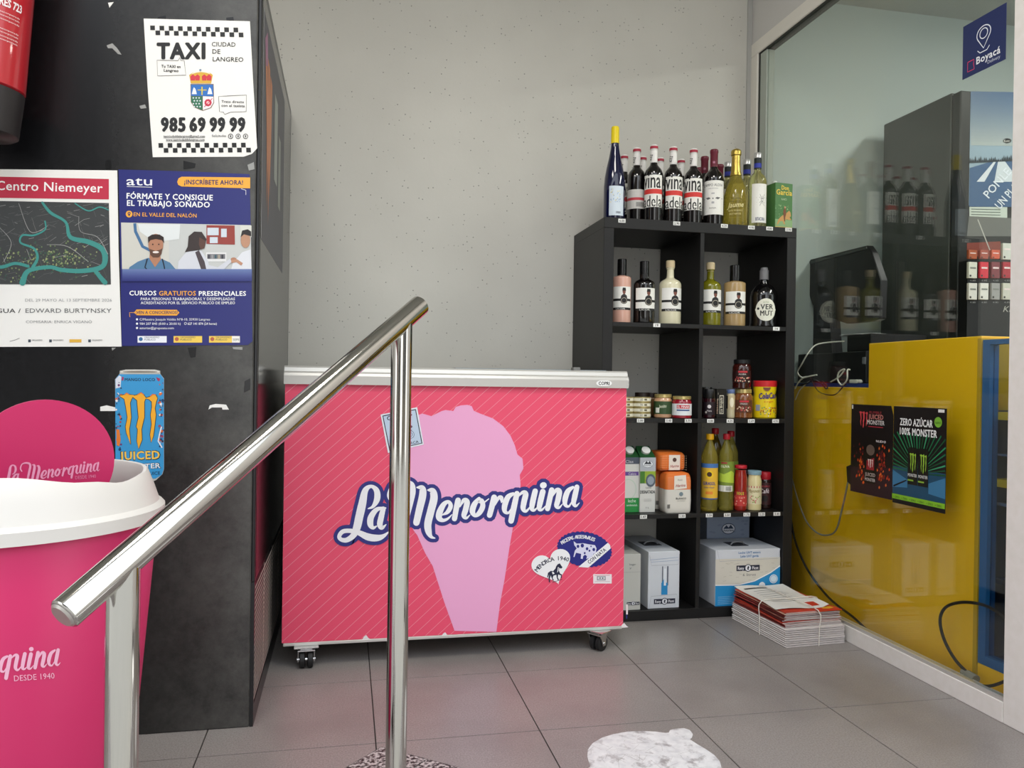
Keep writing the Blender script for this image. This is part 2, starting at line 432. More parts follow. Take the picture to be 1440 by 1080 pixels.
# stair going down to the street in front of the landing
st = struct(MB().box(-.42, GX, .90, 1.2, -.9, -.17).box(-.42, GX, .60, .90, -.9, -.34).box(-.42, GX, .30, .60, -.9, -.51).box(-2, -.42, .3, .85, -.9, -.12).build('trim_1', M_GRAN))
pv = struct(MB().box(-12, 12, -14, .30, -.9, -.68).build('ground', mat('street_pavement', (176, 172, 164), .9, vary=.1)))
for nm_, x0_, x1_, hh_, cc_ in (('building', -16, -2.6, 7.5, (84, 76, 68)), ('building', 2.6, 14, 6.0, (120, 112, 102))):  # unseen blocks added, with a sky gap, to shape the reflections
    bl_ = thing(nm_, 'plain %s street building added opposite the shop for reflections, unseen' % ('dark brown' if x0_ < -2 else 'beige'), 'building', ((x0_+x1_)/2, -11.5, -.68))
    MB().box(x0_, x1_, -12.5, -10.5, -.68, hh_).build('facade', mat('facade_%d' % cc_[0], cc_, .9), bl_, world=True)
    for i_ in range(6):
        for j_ in range(2):
            xx_ = x0_+1+i_*(x1_-x0_-2)/6
            MB().box(xx_, xx_+1.1, -10.5, -10.46, .6+j_*2.4, 2.2+j_*2.2).build('window', mat('street_window', (40, 46, 54), .1), bl_, world=True)
wb = struct(MB().box(-2.0, GX-.02, WY, WY+.12, -.1, 2.9).build('wall_back', M_WALL))
MB().box(1.655, 1.676, WY-.006, WY+.001, 0, 2.9).build('corner_strip', mat('grey_strip', (176, 176, 172), .6), wb)
struct(MB().box(-2.12, -2.0, .75, WY+.12, -.9, 2.9).build('wall_left', M_WHITEWALL))  # unseen enclosure wall, put in to block light
struct(MB().box(-2.0, GX+.04, .75, WY, 2.9, 3.0).build('ceiling', M_CEIL))
struct(MB().box(GX, GX+.05, .75, WY+.12, 2.318, 2.9).build('wall_right', M_WHITEWALL))
struct(MB().box(-3.5, -2.0, .63, .75, -.7, 3.2).box(-3.5, 6, .63, .75, 2.9, 3.6).box(GX+.05, 2.0, .63, .75, -.7, 2.9).box(4.5, 6, .63, .75, -.7, 2.9).box(2.0, 4.5, .63, .75, -.7, .35).box(2.0, 4.5, .63, .75, 2.35, 2.9).build('wall_front', M_WHITEWALL))  # unseen wall keeps sky light out; inner room opening added for daylight
# white jamb, and the glazed partition behind it
struct(MB().box(GX, GX+.05, .75, 1.750, 0, 2.318).build('trim_2', M_PVCD, bevel=.002))
wn = struct(MB().box(GX, GX+.05, 1.7505, WY, 0, .054).build('window_1', M_PVCD, bevel=.0015))
MB().box(GX+.003, GX+.024, 1.751, WY, .0542, .064).build('glazing_bead', M_ALU, wn)
MB().box(GX-.004, GX+.05, 1.7505, WY, 2.262, 2.318).build('top_rail', M_PVC, wn, bevel=.003)
MB().box(GX-.004, GX+.05, WY-.058, WY-.001, .0645, 2.262).build('rear_jamb', M_PVC, wn, bevel=.003)
MB().box(GX+.003, GX+.045, WY-.066, WY-.058, .065, 2.262).box(GX+.003, GX+.045, 1.752, WY-.058, 2.257, 2.262).build('gasket_shadow_gap', mat('gasket_shadow_dark', (60, 62, 58), .7), wn)  # dark gasket strips, their colour also standing in for the shadow gap
MB().box(GX+.006, GX+.042, WY-.118, WY-.066, .065, 2.257).build('sliding_stile', mat('pale_green_stile', (176, 184, 174), .5), wn, bevel=.002)
MB().box(GX+.010, GX+.016, 1.7505, WY-.118, .0645, 2.257).build('glass_pane', M_GLASS, wn)
# room behind the glass
struct(MB().box(GX-.02, 4.6, WY, WY+.12, -.1, 2.9).build('wall_back', M_INWALL))
struct(MB().box(4.6, 4.7, .75, WY+.12, -.1, 2.9).build('wall_right', M_INWALL))
struct(MB().box(GX+.05, 4.6, .75, WY, 2.54, 2.62).build('ceiling', M_CEIL))
struct(MB().box(GX+.05, 4.6, .75, WY, -.1, -.01).build('floor', mat('inner_floor', (96, 92, 90), .5)))

# ------------------------------------------------------------------ logo lettering drawn stroke by stroke (photo pixels)
def z4(p): return (p[0]/7.2+440, p[1]/7.2+660, p[2]/7.2)
def z5(p): return (p[0]/6.545+620, p[1]/6.545+660, p[2]/6.545)
LA = [[z4(p) for p in s] for s in [
    [(560, 398, 12), (610, 375, 34), (650, 300, 62), (645, 215, 56), (590, 172, 34), (530, 215, 60), (500, 350, 80), (470, 480, 82), (445, 590, 78), (410, 668, 60), (345, 715, 50), (290, 712, 42), (266, 680, 40), (300, 632, 44), (370, 622, 44), (460, 640, 52), (560, 685, 72), (650, 695, 66), (715, 675, 40), (768, 632, 10)],
    [(735, 392, 18), (650, 405, 44), (590, 480, 62), (582, 555, 60), (610, 592, 36), (645, 575, 12)],
    [(712, 400, 50), (690, 490, 58), (678, 560, 56), (700, 592, 40), (742, 558, 8)]]]
MEN = [[z4(p) for p in s] for s in [
    [(800, 330, 30), (770, 260, 40), (810, 160, 30), (900, 130, 44), (990, 150, 60), (1008, 220, 66), (985, 330, 66), (950, 470, 62), (935, 545, 62)],
    [(1055, 183, 16), (1105, 190, 60), (1112, 260, 74), (1080, 400, 72), (1048, 540, 66)],
    [(1165, 210, 16), (1210, 218, 62), (1226, 290, 76), (1195, 420, 76), (1165, 545, 74), (1170, 625, 66), (1195, 680, 36), (1235, 697, 12)],
    [(1312, 462, 12), (1365, 430, 42), (1395, 370, 46), (1372, 328, 34), (1325, 355, 50), (1285, 430, 64), (1278, 490, 60), (1315, 516, 38), (1365, 500, 24), (1408, 458, 8)]]] + [[z5(p) for p in s] for s in [
    [(158, 285, 52), (140, 370, 50), (125, 455, 48)],
    [(175, 345, 10), (210, 285, 36), (240, 300, 52), (228, 370, 52), (212, 425, 46), (235, 448, 26), (268, 418, 6)],
    [(352, 268, 30), (310, 320, 50), (290, 385, 52), (315, 425, 34), (355, 400, 46), (385, 340, 48), (375, 285, 36), (345, 292, 22), (385, 310, 16), (440, 272, 10)],
    [(490, 258, 54), (470, 340, 52), (448, 422, 50)],
    [(500, 330, 8), (530, 265, 30), (555, 262, 40), (560, 295, 22), (556, 306, 8)],
    [(665, 225, 30), (618, 255, 48), (588, 330, 52), (588, 385, 40), (622, 400, 22), (655, 350, 10)],
    [(700, 222, 48), (672, 350, 54), (646, 475, 52)],
    [(700, 262, 6), (748, 215, 30), (780, 225, 50), (765, 300, 52), (757, 360, 46), (785, 385, 26), (830, 335, 8)],
    [(868, 200, 50), (845, 300, 52), (838, 362, 42), (862, 375, 24), (892, 345, 6)],
    [(938, 205, 52), (915, 300, 52), (905, 360, 42), (930, 372, 22), (965, 335, 6)],
    [(1020, 190, 50), (1000, 280, 50), (982, 362, 48)],
    [(1028, 250, 8), (1062, 192, 34), (1090, 205, 50), (1078, 280, 50), (1065, 335, 44), (1088, 352, 24), (1120, 318, 6)],
    [(1215, 165, 26), (1170, 200, 46), (1144, 270, 50), (1145, 325, 36), (1178, 340, 20), (1212, 285, 8)],
    [(1252, 162, 46), (1232, 250, 50), (1222, 310, 42), (1242, 338, 24), (1275, 308, 6)],
    [(940, 148, 58), (946, 146, 58)]]]
def logo(pr, tf, white, L=3, navy=None):
    for s in LA+MEN:
        q = [tf(*p) for p in s]
        if navy: pr.stroke(q, navy, L-1, grow=10.5*tf(0, 0, 1)[2], n=4)
        pr.stroke(q, white, L, n=6)

# ------------------------------------------------------------------ chest freezer with the pink front
FX0, FX1, FZ0, FZ1 = -.1787, .894, .0723, .851
fz = thing('chest_freezer', 'long pink ice cream chest freezer on castors with a big cone print', 'freezer', ((FX0+FX1)/2, FY+.3, 0))
M_PINK = mat('pink_freezer_print', (238, 80, 112), .42)
MB().box(FX0+.006, FX1-.006, FY+.004, FY+.60, FZ0, FZ1).build('body', mat('freezer_white', (225, 225, 222), .4), fz, bevel=.004, world=True)
MB().box(FX0, FX1, FY, FY+.004, FZ0+.004, FZ1+.002).build('front_panel', M_PINK, fz, world=True)
MB().box(FX0+.004, FX1-.004, FY-.002, FY+.03, FZ0-.006, FZ0+.003).build('bottom_edge', M_ALU, fz, bevel=.001, world=True)
prof = [(FY+.02, FZ1), (FY-.012, FZ1), (FY-.014, FZ1+.026), (FY-.010, FZ1+.034), (FY-.002, FZ1+.039), (FY+.002, FZ1+.050), (FY+.008, FZ1+.055), (FY+.03, FZ1+.055)]
MB().prism(prof, 'x', FX0-.003, FX1+.003).build('lid_trim', M_ALU, fz, world=True)
MB().box(FX0+.002, FX1-.002, FY+.03, FY+.6, FZ1, FZ1+.045).build('lid_frame', M_ALU, fz, world=True)
MB().box(FX0+.05, .36, FY+.06, FY+.56, FZ1+.045, FZ1+.051).box(.34, FX1-.05, FY+.06, FY+.56, FZ1+.052, FZ1+.058).build('sliding_lid', mat('lid_glass', (150, 160, 165), .1), fz, world=True)
q = at(809, 517, 'y', FY+.05)
MB().box(q.x-.012, q.x+.012, FY+.03, FY+.06, FZ1+.045, FZ1+.066).build('lock', M_GREYP, fz, bevel=.002, world=True)
pr = Print(planeY(FY-.0004))
# diagonal hairlines over the whole front
def stripes():
    dx, sl = .0392, math.tan(math.radians(42)); hw = .0008
    x = FX0-(FZ1-FZ0)/sl
    while x < FX1:
        a = (x, FZ0+.005); b = (x+(FZ1-FZ0-.005)/sl, FZ1)
        poly = [(a[0]-hw*1.3, a[1]), (a[0]+hw*1.3, a[1]), (b[0]+hw*1.3, b[1]), (b[0]-hw*1.3, b[1])]
        poly = clip(clip(poly, lambda p: p[0]-FX0), lambda p: FX1-p[0])
        if len(poly) > 2:
            k = len(pr.v); i = pr.mi('f49aa6')
            pr.v += [(p[0], FY-.0006, p[1]) for p in poly]; pr.f.append(tuple(range(k, k+len(poly)))); pr.m.append(i)
        x += dx
stripes()
pr.fr(2.769, 390, 500)
cone = [(520, 240), (565, 226), (600, 236), (640, 216), (655, 212), (685, 216), (695, 200), (715, 194), (740, 192), (757, 197), (765, 215), (790, 226), (840, 245), (880, 275), (908, 312), (925, 350), (935, 385), (955, 402), (958, 440), (944, 465), (947, 500), (945, 560), (930, 620), (918, 665), (905, 740), (885, 870), (868, 960), (853, 1076),
        (690, 1072), (650, 960), (605, 820), (575, 768), (556, 725), (545, 700), (530, 680), (510, 640), (488, 600), (496, 540), (482, 490), (486, 430), (470, 390), (478, 340), (495, 280)]
pr.poly(cone, 'f0aad2', 3)
pr.fr(1)
logo(pr, lambda x, y, wd: (x, y, wd), 'f4f4f6', 6, '2b2f7c')
# blue scalloped badge and white heart
pr.fr(9, 740, 730)
import cmath
def ell(cx, cy, a, b, rot, n): return [(cx+a*math.cos(t)*math.cos(rot)-b*math.sin(t)*math.sin(rot), cy+a*math.cos(t)*math.sin(rot)+b*math.sin(t)*math.cos(rot)) for t in [2*PI*k/n for k in range(n)]]
E0 = ell(738, 382, 340, 212, .17, 432)
pr.poly([(738+(x-738)*(1+.035*abs(math.sin(17*2*PI*k/432))), 382+(y-382)*(1+.055*abs(math.sin(17*2*PI*k/432)))) for k, (x, y) in enumerate(E0)], '22267e', 4)
pr.poly([(660, 605), (1035, 298), (1062, 330), (1068, 372), (785, 615)], 'f2f2f4', 5)
pr.text('CON NATA', 800, 570, 46, '14183c', 275, 6, -.675, .03)
pr.arctext('RECETAS ARTESANALES', 690, 640, 395, 124, 66, 44, 'f2f2f4', 6, .03)
cow = [(600, 280), (640, 310), (720, 305), (800, 320), (870, 330), (890, 370), (880, 430), (850, 440), (835, 480), (760, 505), (770, 470), (745, 450), (720, 470), (715, 505), (690, 500), (695, 440), (630, 425), (610, 480), (598, 478), (615, 400), (640, 370), (608, 330)]
pr.poly(cow, 'dcdcf0', 5)
for (x, y, r) in [(655, 345, 18), (710, 335, 22), (770, 375, 17), (800, 400, 12), (855, 385, 18), (740, 430, 12), (820, 345, 9)]: pr.disc(x, y, r, '22267e', 6, r*1.2, 8)
hp = [(300, 490)]
hp = []
for k in range(60):
    t = 2*PI*k/60; x = 16*math.sin(t)**3; y = -(13*math.cos(t)-5*math.cos(2*t)-2*math.cos(3*t)-math.cos(4*t))
    X, Y = x*15.8, y*14.8; a = -.33
    hp.append((330+X*math.cos(a)-Y*math.sin(a), 592+X*math.sin(a)+Y*math.cos(a)))
pr.poly(hp, 'f3f3f4', 7)
pr.arctext('MENORCA 1940', 420, 850, 330, 143, 73, 50, '151a3a', 8, .035)
horse = [(400, 570), (425, 560), (445, 590), (460, 610), (440, 628), (420, 615), (412, 650), (430, 690), (452, 700), (450, 745), (435, 748), (440, 712), (405, 700), (400, 735), (415, 770), (398, 775), (385, 735), (382, 705), (345, 715), (335, 745), (350, 775), (335, 775), (318, 735), (312, 712), (300, 750), (302, 800), (288, 800), (282, 745), (290, 700), (275, 740), (265, 735), (275, 680), (310, 655), (340, 658), (370, 625), (380, 595)]
pr.poly(horse, '1a1f3c', 8)
pr.poly([(325, 670), (345, 668), (360, 690), (335, 700)], 'f3f3f4', 9); pr.poly([(400, 610), (412, 605), (405, 660), (392, 680)], 'f3f3f4', 9)
pr.line([(330, 797), (400, 780), (455, 760)], 6, '1a1f3c', 8)
pr.rect(848, 697, 1082, 815, 'f0e8ea', 4); pr.line([(865, 715), (1060, 712)], 4, 'c03050', 5); pr.rect(895, 722, 1005, 775, '8a8a90', 5); pr.rect(905, 730, 995, 765, 'd8d8dc', 6)
for xx in (935, 968): pr.disc(xx, 747, 9, '303036', 7, n=8)
pr.line([(870, 790), (1060, 790)], 3, 'a05060', 5)
pr.fr(13.5, 520, 560)
pr.poly([(205, 310), (900, 170), (1025, 880), (345, 1040)], 'e6ecf2', 7)
pr.poly([(238, 330), (875, 205), (1000, 858), (372, 1000)], '232c44', 8)
pr.poly([(258, 345), (862, 225), (980, 848), (388, 980)], 'c2d4e6', 9)
pr.text('GELATS', 335, 425, 80, '232c44', 480, 10, -.2, .04)
pr.disc(600, 540, 210, '3a3048', 10, 60); pr.poly([(470, 600), (800, 600), (700, 780), (560, 800)], '4a5470', 10)
for rr in (40, 75): pr.ring(770, 690, rr, 8, '4a5470', 10, n=10)
pr.text('DE MENORCA', 430, 950, 46, '232c44', 510, 10, -.21, .03)
pr.fr(1)
for (x, y) in [(515, 898), (626, 894), (878, 881)]: pr.poly([(x-6, y+2), (x-3, y-3), (x, y-5), (x+3, y-1), (x+6, y+1)], 'f0eaea', 3)
pr.rect(880.5, 850, 883, 864, 'f0e0e0', 3); pr.rect(880.5, 864, 882, 870, '2b2f7c', 4)
pr.build('printed_design', fz, .42)
pb = Print(planeY(FY-.0150))
pb.poly([(846.5+8*math.cos(t)+(6 if math.cos(t) > 0 else 0), 539+4.2*math.sin(t)) for t in [2*PI*k/24 for k in range(24)]], 'f6f6f4', 0)
pb.text('COPRI', 849.5, 541.3, 4.6, '1c1c1c', 15, 1, .01, .05, al='c'); pb.build('maker_badge', fz)
def castor(x, y, ang, nm='castor'):
    c = MB().box(-.036, .036, -.026, .026, FZ0-.010, FZ0-.006).box(-.018, .018, -.018, .018, FZ0-.016, FZ0-.010).build(nm, M_CHROME, fz, bevel=.001)
    M = Matrix.Translation((x-(FX0+FX1)/2, y-FY-.3, 0)) @ Matrix.Rotation(ang, 4, 'Z')
    c.data.transform(M)
    fk = MB().box(-.025, .025, -.020, .020, FZ0-.020, FZ0-.016)
    for s in (-1, 1): fk.prism([(-.018, FZ0-.018), (.018, FZ0-.018), (.004, .018), (-.010, .018)], 'x', s*.0225, s*.0245)
    f_ = fk.build('fork', M_CHROME, c); f_.data.transform(M)
    for s in (-1, 1):
        wv = MB().tube([(s*.0035, -.004, .0252), (s*.0055, -.004, .0252), (s*.018, -.004, .0252), (s*.020, -.004, .0252)], [.022, .025, .025, .022], 22)
        o = wv.build('wheel', M_RUBBER, c, smooth=True); o.data.transform(M)
    ax = MB().tube([(-.0265, -.004, .0252), (.0265, -.004, .0252)], .006, 10).build('axle', M_CHROME, c, smooth=True); ax.data.transform(M)
for (px, py, an) in ((430, 941, 0.05), (843, 917, 2.2)):
    q = at(px, py, 'z', 0); castor(q.x, q.y+.02, an)
castor(FX0+.09, FY+.52, .4); castor(FX1-.12, FY+.52, -.3)

# ------------------------------------------------------------------ black drinks cooler at the left, its dusty side towards us
MW, MZ = 1.0, 1.885
mc = thing('drinks_cooler', 'tall black drinks cooler seen from its dusty scratched side', 'cooler', (MX-MW/2, (MY+WY)/2, 0))
M_SIDE = speckle('dusty_black_panel', (15, 15, 17), (11, 11, 13), (20, 20, 22), 90, .26, .6, .02)
def dusty(m):
    n = m.node_tree.nodes; L = m.node_tree.links; b = n['Principled BSDF']
    t = N(m, 'ShaderNodeTexCoord'); sp = N(m, 'ShaderNodeSeparateXYZ'); L.new(t.outputs['Object'], sp.inputs[0])
    mr = N(m, 'ShaderNodeMapRange'); mr.inputs[1].default_value = .12; mr.inputs[2].default_value = .5; L.new(sp.outputs['X'], mr.inputs[0])
    z = N(m, 'ShaderNodeTexNoise', Scale=7, Detail=12, Roughness=.75); L.new(t.outputs['Object'], z.inputs[0])
    r = n.new('ShaderNodeValToRGB'); r.color_ramp.elements[0].position = .30; r.color_ramp.elements[1].position = .85
    L.new(z.outputs[0], r.inputs[0])
    mu = N(m, 'ShaderNodeMath'); mu.operation = 'MULTIPLY'; L.new(r.outputs[0], mu.inputs[0]); L.new(mr.outputs[0], mu.inputs[1])
    ma = N(m, 'ShaderNodeMath'); ma.operation = 'MULTIPLY_ADD'; ma.inputs[1].default_value = .25; L.new(mr.outputs[0], ma.inputs[0]); L.new(mu.outputs[0], ma.inputs[2])
    src = b.inputs['Base Color'].links[0].from_socket
    mx = N(m, 'ShaderNodeMix'); mx.data_type = 'RGBA'; mx.inputs[7].default_value = RGB((92, 91, 87))
    L.new(ma.outputs[0], mx.inputs[0]); L.new(src, mx.inputs[6]); L.new(mx.outputs[2], b.inputs['Base Color'])
dusty(M_SIDE)
MB().box(MX-MW, MX-.011, MY, WY-.012, 0, MZ).build('body', M_SIDE, mc, bevel=.003, world=True)
dr = MB().box(MX-.0105, MX-.002, MY+.002, WY-.02, .36, MZ-.01).build('door', mat('door_dark_frame', (30, 30, 31), .3), mc, bevel=.002, world=True)
MB().box(MX-.002, MX-.0012, MY+.018, WY-.05, .365, MZ-.04).build('door_glass', mat('door_black_glass', (10, 10, 11), .16, spec=.35), dr, world=True)
MB().box(MX-.0105, MX-.002, MY+.002, WY-.02, .0, .052).box(MX-.0105, MX-.002, MY+.002, MY+.012, .052, .36).build('kick_plate', mat('door_dark_frame'), mc, world=True)
g = MB()
for k in range(22):
    z0 = .062+k*.0132; g.box(MX-.0032, MX-.002, MY+.016, WY-.06, z0, z0+.0034)
for k in range(5):
    y0 = MY+.016+k*.24; g.box(MX-.0044, MX-.0032, y0, y0+.005, .058, .350)
go = g.build('grille', mat('dusty_grille', (176, 164, 156), .6), mc, world=True); go['kind'] = 'stuff'
MB().box(MX-.0105, MX-.0075, MY+.014, WY-.05, .052, .356).build('grille_backing', M_BLACKP, mc, world=True)
def mx_map(u, v, L): return Vector((MX-.0012+.00025*L, MY+u, v))
pd = Print(mx_map)
pd.poly([(.03, 1.22), (.72, 1.22), (.72, 1.80), (.03, 1.80)], '4a4a52', 1)
pd.poly([(.03, 1.22), (.036, 1.22), (.036, 1.80), (.03, 1.80)], 'c8c8cc', 2)
for i, (a, b) in enumerate([((.10, 1.72), (.16, 1.32)), ((.17, 1.72), (.20, 1.28)), ((.24, 1.70), (.23, 1.36))]):
    pd.poly([(a[0]-.02, a[1]), (a[0]+.035, a[1]-.01), (b[0]+.03, (a[1]+b[1])/2), (b[0], b[1]), (b[0]-.02, (a[1]+b[1])/2-.02)], 'c07a50', 3)
pd.poly([(.07, 1.74), (.13, 1.78), (.15, 1.70), (.10, 1.68)], 'a06a8a', 3)
pd.rect(.36, 1.45, .46, 1.70, '9aa098', 3); pd.rect(.50, 1.40, .58, 1.62, '8a9088', 3)
pd.build('door_poster', dr)
pm = planeY(MY-.0004)
def scrap(pts, m, name='paper_scrap', th=.0006):
    MB().slab([at(x, y, 'y', MY-.0003) for x, y in pts], (0, -1, 0), th).build(name, m, mc, world=True)
scrap([(293, 576), (295, 570), (303, 568), (318, 569), (322, 576), (313, 576), (312, 573), (298, 573)], M_PAPER)
scrap([(141, 578), (141, 572), (150, 570), (163, 573), (163, 578)], M_PAPER)
scrap([(152, 4), (160, 3), (154, 11)], M_PAPER)
M_TAPE = mat('black_tape', (16, 16, 17), .22)
for c in ([(222, 24), (233, 22), (234, 30), (223, 31)], [(318, 25), (328, 24), (330, 33), (319, 33)], [(264, 489), (276, 488), (275, 502), (268, 503)],
          [(344, 536), (352, 532), (352, 548), (343, 552)], [(148, 226), (156, 225), (157, 237), (149, 238)], [(258, 226), (275, 230), (274, 236), (258, 238)], [(321, 268), (334, 262), (334, 286), (330, 286)]):
    scrap(c, M_TAPE, 'tape_piece')
M_TAPE2 = mat('worn_clear_tape', (150, 150, 146), .3)
for c in ([(150, 64), (158, 61), (165, 68), (171, 77), (166, 76), (158, 68), (152, 68)], [(196, 149), (204, 147), (206, 152), (198, 153)], [(157, 489), (163, 489), (158, 493)], [(327, 488), (341, 488), (341, 492), (328, 491)], [(348, 232), (357, 228), (358, 238), (350, 240)]):
    scrap(c, M_TAPE2, 'tape_piece')

def sheet(name, label, cat, corners, m, plane=('y', MY), th=.0007, off=.0004, group=None):
    pts = [at(x, y, plane[0], plane[1]-off) for x, y in corners]
    c = sum(pts, Vector())/len(pts); zb = min(p.z for p in pts)
    t = thing(name, label, cat, (c.x, c.y, zb), group=group)
    MB().slab(pts, (0, -1, 0) if plane[0] == 'y' else (-1, 0, 0), th).build('sheet', m, t, world=True)
    return t
# taxi poster
def unz(k, ox, oy, pts): return [(x/k+ox, y/k+oy) for x, y in pts]
tp = sheet('poster', 'white taxi service poster with checkered bands taped to the black cooler', 'poster', unz(3.4286, 0, 0, [(693, 90), (1205, 103), (1222, 420), (1240, 715), (1215, 742), (1175, 756), (737, 758), (712, 420)]), M_PAPER)
p = Print(planeY(MY-.0014), 3.4286)
K = '151515'
def chk(x0, y0, x1, y1, n):
    ca = (x1-x0)/(2*n-.0); dy = (y1-y0)/(2*n)
    for i in range(n):
        x = x0+i*2*ca; y = y0+i*2*dy
        p.poly([(x, y), (x+ca, y+dy*.6), (x+ca+1, y+22+dy*.6), (x+1, y+22)], K, 1)
        x += ca+3; y += 24
        p.poly([(x, y), (x+ca, y+dy*.6), (x+ca+1, y+22+dy*.6), (x+1, y+22)], K, 1)
chk(724, 123, 1170, 134, 10); chk(764, 690, 1206, 688, 10)
p.text('TAXI', 760, 282, 74, K, 226, 1, .0, .085); p.text('CIUDAD', 1021, 223, 21, K, 114, 1, .02, .015)
p.text('DE', 1024, 258, 21, K, 38, 1, .02, .015); p.text('LANGREO', 1026, 295, 21, K, 147, 1, .02, .015)
p.line([(860, 290), (866, 278), (872, 291), (888, 293), (896, 362), (760, 366), (757, 290), (860, 292)], 2.2, '3a3a3a', 1)
p.text('Tu TAXI en', 778, 325, 13, K, 92, 1, .03, .05); p.text('Langreo', 790, 345, 13, K, 70, 1, .03, .05)
p.poly([(918, 405), (1030, 405), (1032, 495), (1018, 520), (978, 534), (938, 518), (920, 492)], '7a5a40', 1)
p.poly([(921, 408), (1027, 408), (1029, 464), (921, 462)], '2a6cb8', 2); p.poly([(921, 464), (976, 464), (976, 531), (940, 516), (922, 490)], '2c6e4e', 2)
p.poly([(978, 464), (1029, 466), (1029, 494), (1015, 518), (978, 531)], 'f0e8e8', 2)
for x in (935, 1010): p.poly([(x, 420), (x+8, 430), (x+14, 454), (x-10, 454), (x-4, 430)], 'e8eef4', 3)
p.rect(953, 432, 996, 436, 'd8c040', 3); p.rect(971, 418, 977, 458, 'd8c040', 3)
for i in range(4):
    for j in range(3): p.disc(932+j*14+(i % 2)*5, 472+i*14, 4, 'd8dce0', 3, n=6)
p.disc(1003, 495, 18, 'c83048', 3, n=9); p.disc(1003, 495, 8, 'f0c8c8', 4, n=7); p.line([(985, 515), (1024, 474)], 3, 'c83048', 4)
p.poly([(920, 402), (912, 362), (925, 352), (968, 346), (1015, 352), (1026, 362), (1018, 402)], 'd8a838', 1)
for x in (930, 952, 985, 1008): p.poly([(x-10, 388), (x-12, 368), (x, 358), (x+12, 368), (x+10, 388)], 'cc3340', 2)
p.line([(924, 356), (945, 350), (968, 346), (995, 350), (1014, 356)], 4, 'f0e0b0', 3); p.disc(966, 338, 6, '7890a8', 2, n=8)
p.line([(1095, 462), (1188, 458), (1187, 538), (1110, 541), (1083, 552), (1078, 541), (1058, 538), (1054, 465), (1098, 462)], 2.2, '3a3a3a', 1)
p.text('Trato directo', 1068, 495, 12, '404040', 108, 1, .02, .03); p.text('con el taxista', 1068, 514, 12, '404040', 112, 1, .02, .03)
for t_, x, wd in (('985', 777, 116), ('69', 915, 74), ('99', 1012, 72), ('99', 1108, 73)): p.text(t_, x+2, 632, 64, K, wd-4, 1, .005, .09)
p.text('taxiciudaddelangreo@gmail.com', 788, 662, 11, '3a3a3a', 200, 1, .0, .02); p.line([(788, 665), (988, 664)], 1.5, '3a3a3a', 1)
p.text('www.taxiciudaddelangreo.com', 800, 679, 11, '3a3a3a', 186, 1, .0, .02); p.line([(800, 682), (985, 681)], 1.5, '3a3a3a', 1)
p.text('Solicitudes', 1022, 660, 11, '505050', 68, 1, .0, .02)
for x in (1112, 1148, 1184): p.ring(x, 657, 11, 3, '303030', 1, n=14); p.rect(x-3, 652, x+3, 662, '505050', 1)
p.build('lettering', tp)
# course poster
ap = sheet('poster', 'dark blue course poster with medical staff photo right of the map poster', 'poster', unz(3.789, 0, 220, [(632, 70), (1000, 80), (1330, 95), (1340, 600), (1345, 985), (1320, 1005), (990, 1006), (650, 1010)]), mat('navy_poster', (38, 42, 112), .3))
p = Print(planeY(MY-.0014), 3.789, 0, 220); W_ = 'f2f2f2'; OR = 'f0aa3c'
p.text('atu', 674, 153, 48, W_, 136, 1, .01, .01); p.line([(676, 160), (810, 164)], 2.5, W_, 1)
p.poly([(968, 108), (1333, 112), (1333, 170), (968, 160), (950, 152), (944, 135), (952, 116)], OR, 1)
p.text('¡INSCRÍBETE AHORA!', 982, 148, 24, '2a2a60', 312, 2, .01, .04)
p.text('FÓRMATE Y CONSIGUE', 675, 224, 29, W_, 458, 1, .022, .045); p.text('EL TRABAJO SOÑADO', 677, 262, 29, W_, 440, 1, .022, .045)
p.disc(688, 307, 18, OR, 1); p.disc(688, 303, 8, '2a2a60', 2, n=10); p.poly([(681, 306), (695, 306), (688, 320)], '2a2a60', 2); p.disc(688, 303, 3.5, OR, 3, n=8)
p.text('EN EL VALLE DEL NALÓN', 712, 318, 20, OR, 335, 1, .022, .02)
p.line([(1285, 172), (1310, 180), (1310, 205)], 2.5, W_, 1)
# photo panel
B = lambda a, b, t: tuple(int(a[i]+(b[i]-a[i])*t) for i in range(3))
p.poly([(645, 352), (1336, 366), (1340, 600), (650, 600)], (198, 200, 196), 1)
p.poly([(645, 352), (900, 357), (900, 600), (650, 600)], (206, 204, 194), 2)
p.line([(718, 356), (722, 400), (760, 480), (800, 500)], 16, (70, 110, 150), 3)
p.poly([(735, 360), (960, 362), (955, 440), (880, 450), (800, 440), (745, 400)], (222, 226, 224), 3)
p.poly([(1100, 366), (1250, 368), (1252, 470), (1100, 466)], (150, 62, 54), 3)
for r_ in ((1105, 380, 1165, 420), (1178, 385, 1208, 430), (1118, 430, 1160, 462)): p.rect(*r_, (206, 214, 222), 4)
p.rect(1280, 368, 1340, 430, (214, 214, 204), 3)
p.rect(1098, 512, 1206, 560, (226, 226, 224), 3); p.rect(1104, 520, 1200, 545, (120, 120, 122), 4)
for k in range(5): p.rect(1108+k*18, 524, 1118+k*18, 545, [(70, 70, 80), (150, 150, 150), (60, 90, 100), (170, 160, 140), (60, 60, 66)][k], 5)
skin = (178, 126, 98)
p.poly([(672, 640), (690, 590), (735, 560), (790, 540), (810, 545), (860, 545), (905, 565), (935, 600), (945, 650)], (84, 124, 158), 5)
p.poly([(798, 520), (852, 520), (858, 548), (826, 590), (796, 545)], skin, 6)
p.disc(830, 470, 40, skin, 7, 58); p.poly([(790, 462), (788, 430), (810, 416), (850, 416), (872, 430), (874, 462), (862, 446), (830, 440), (802, 446)], (48, 36, 32), 8)
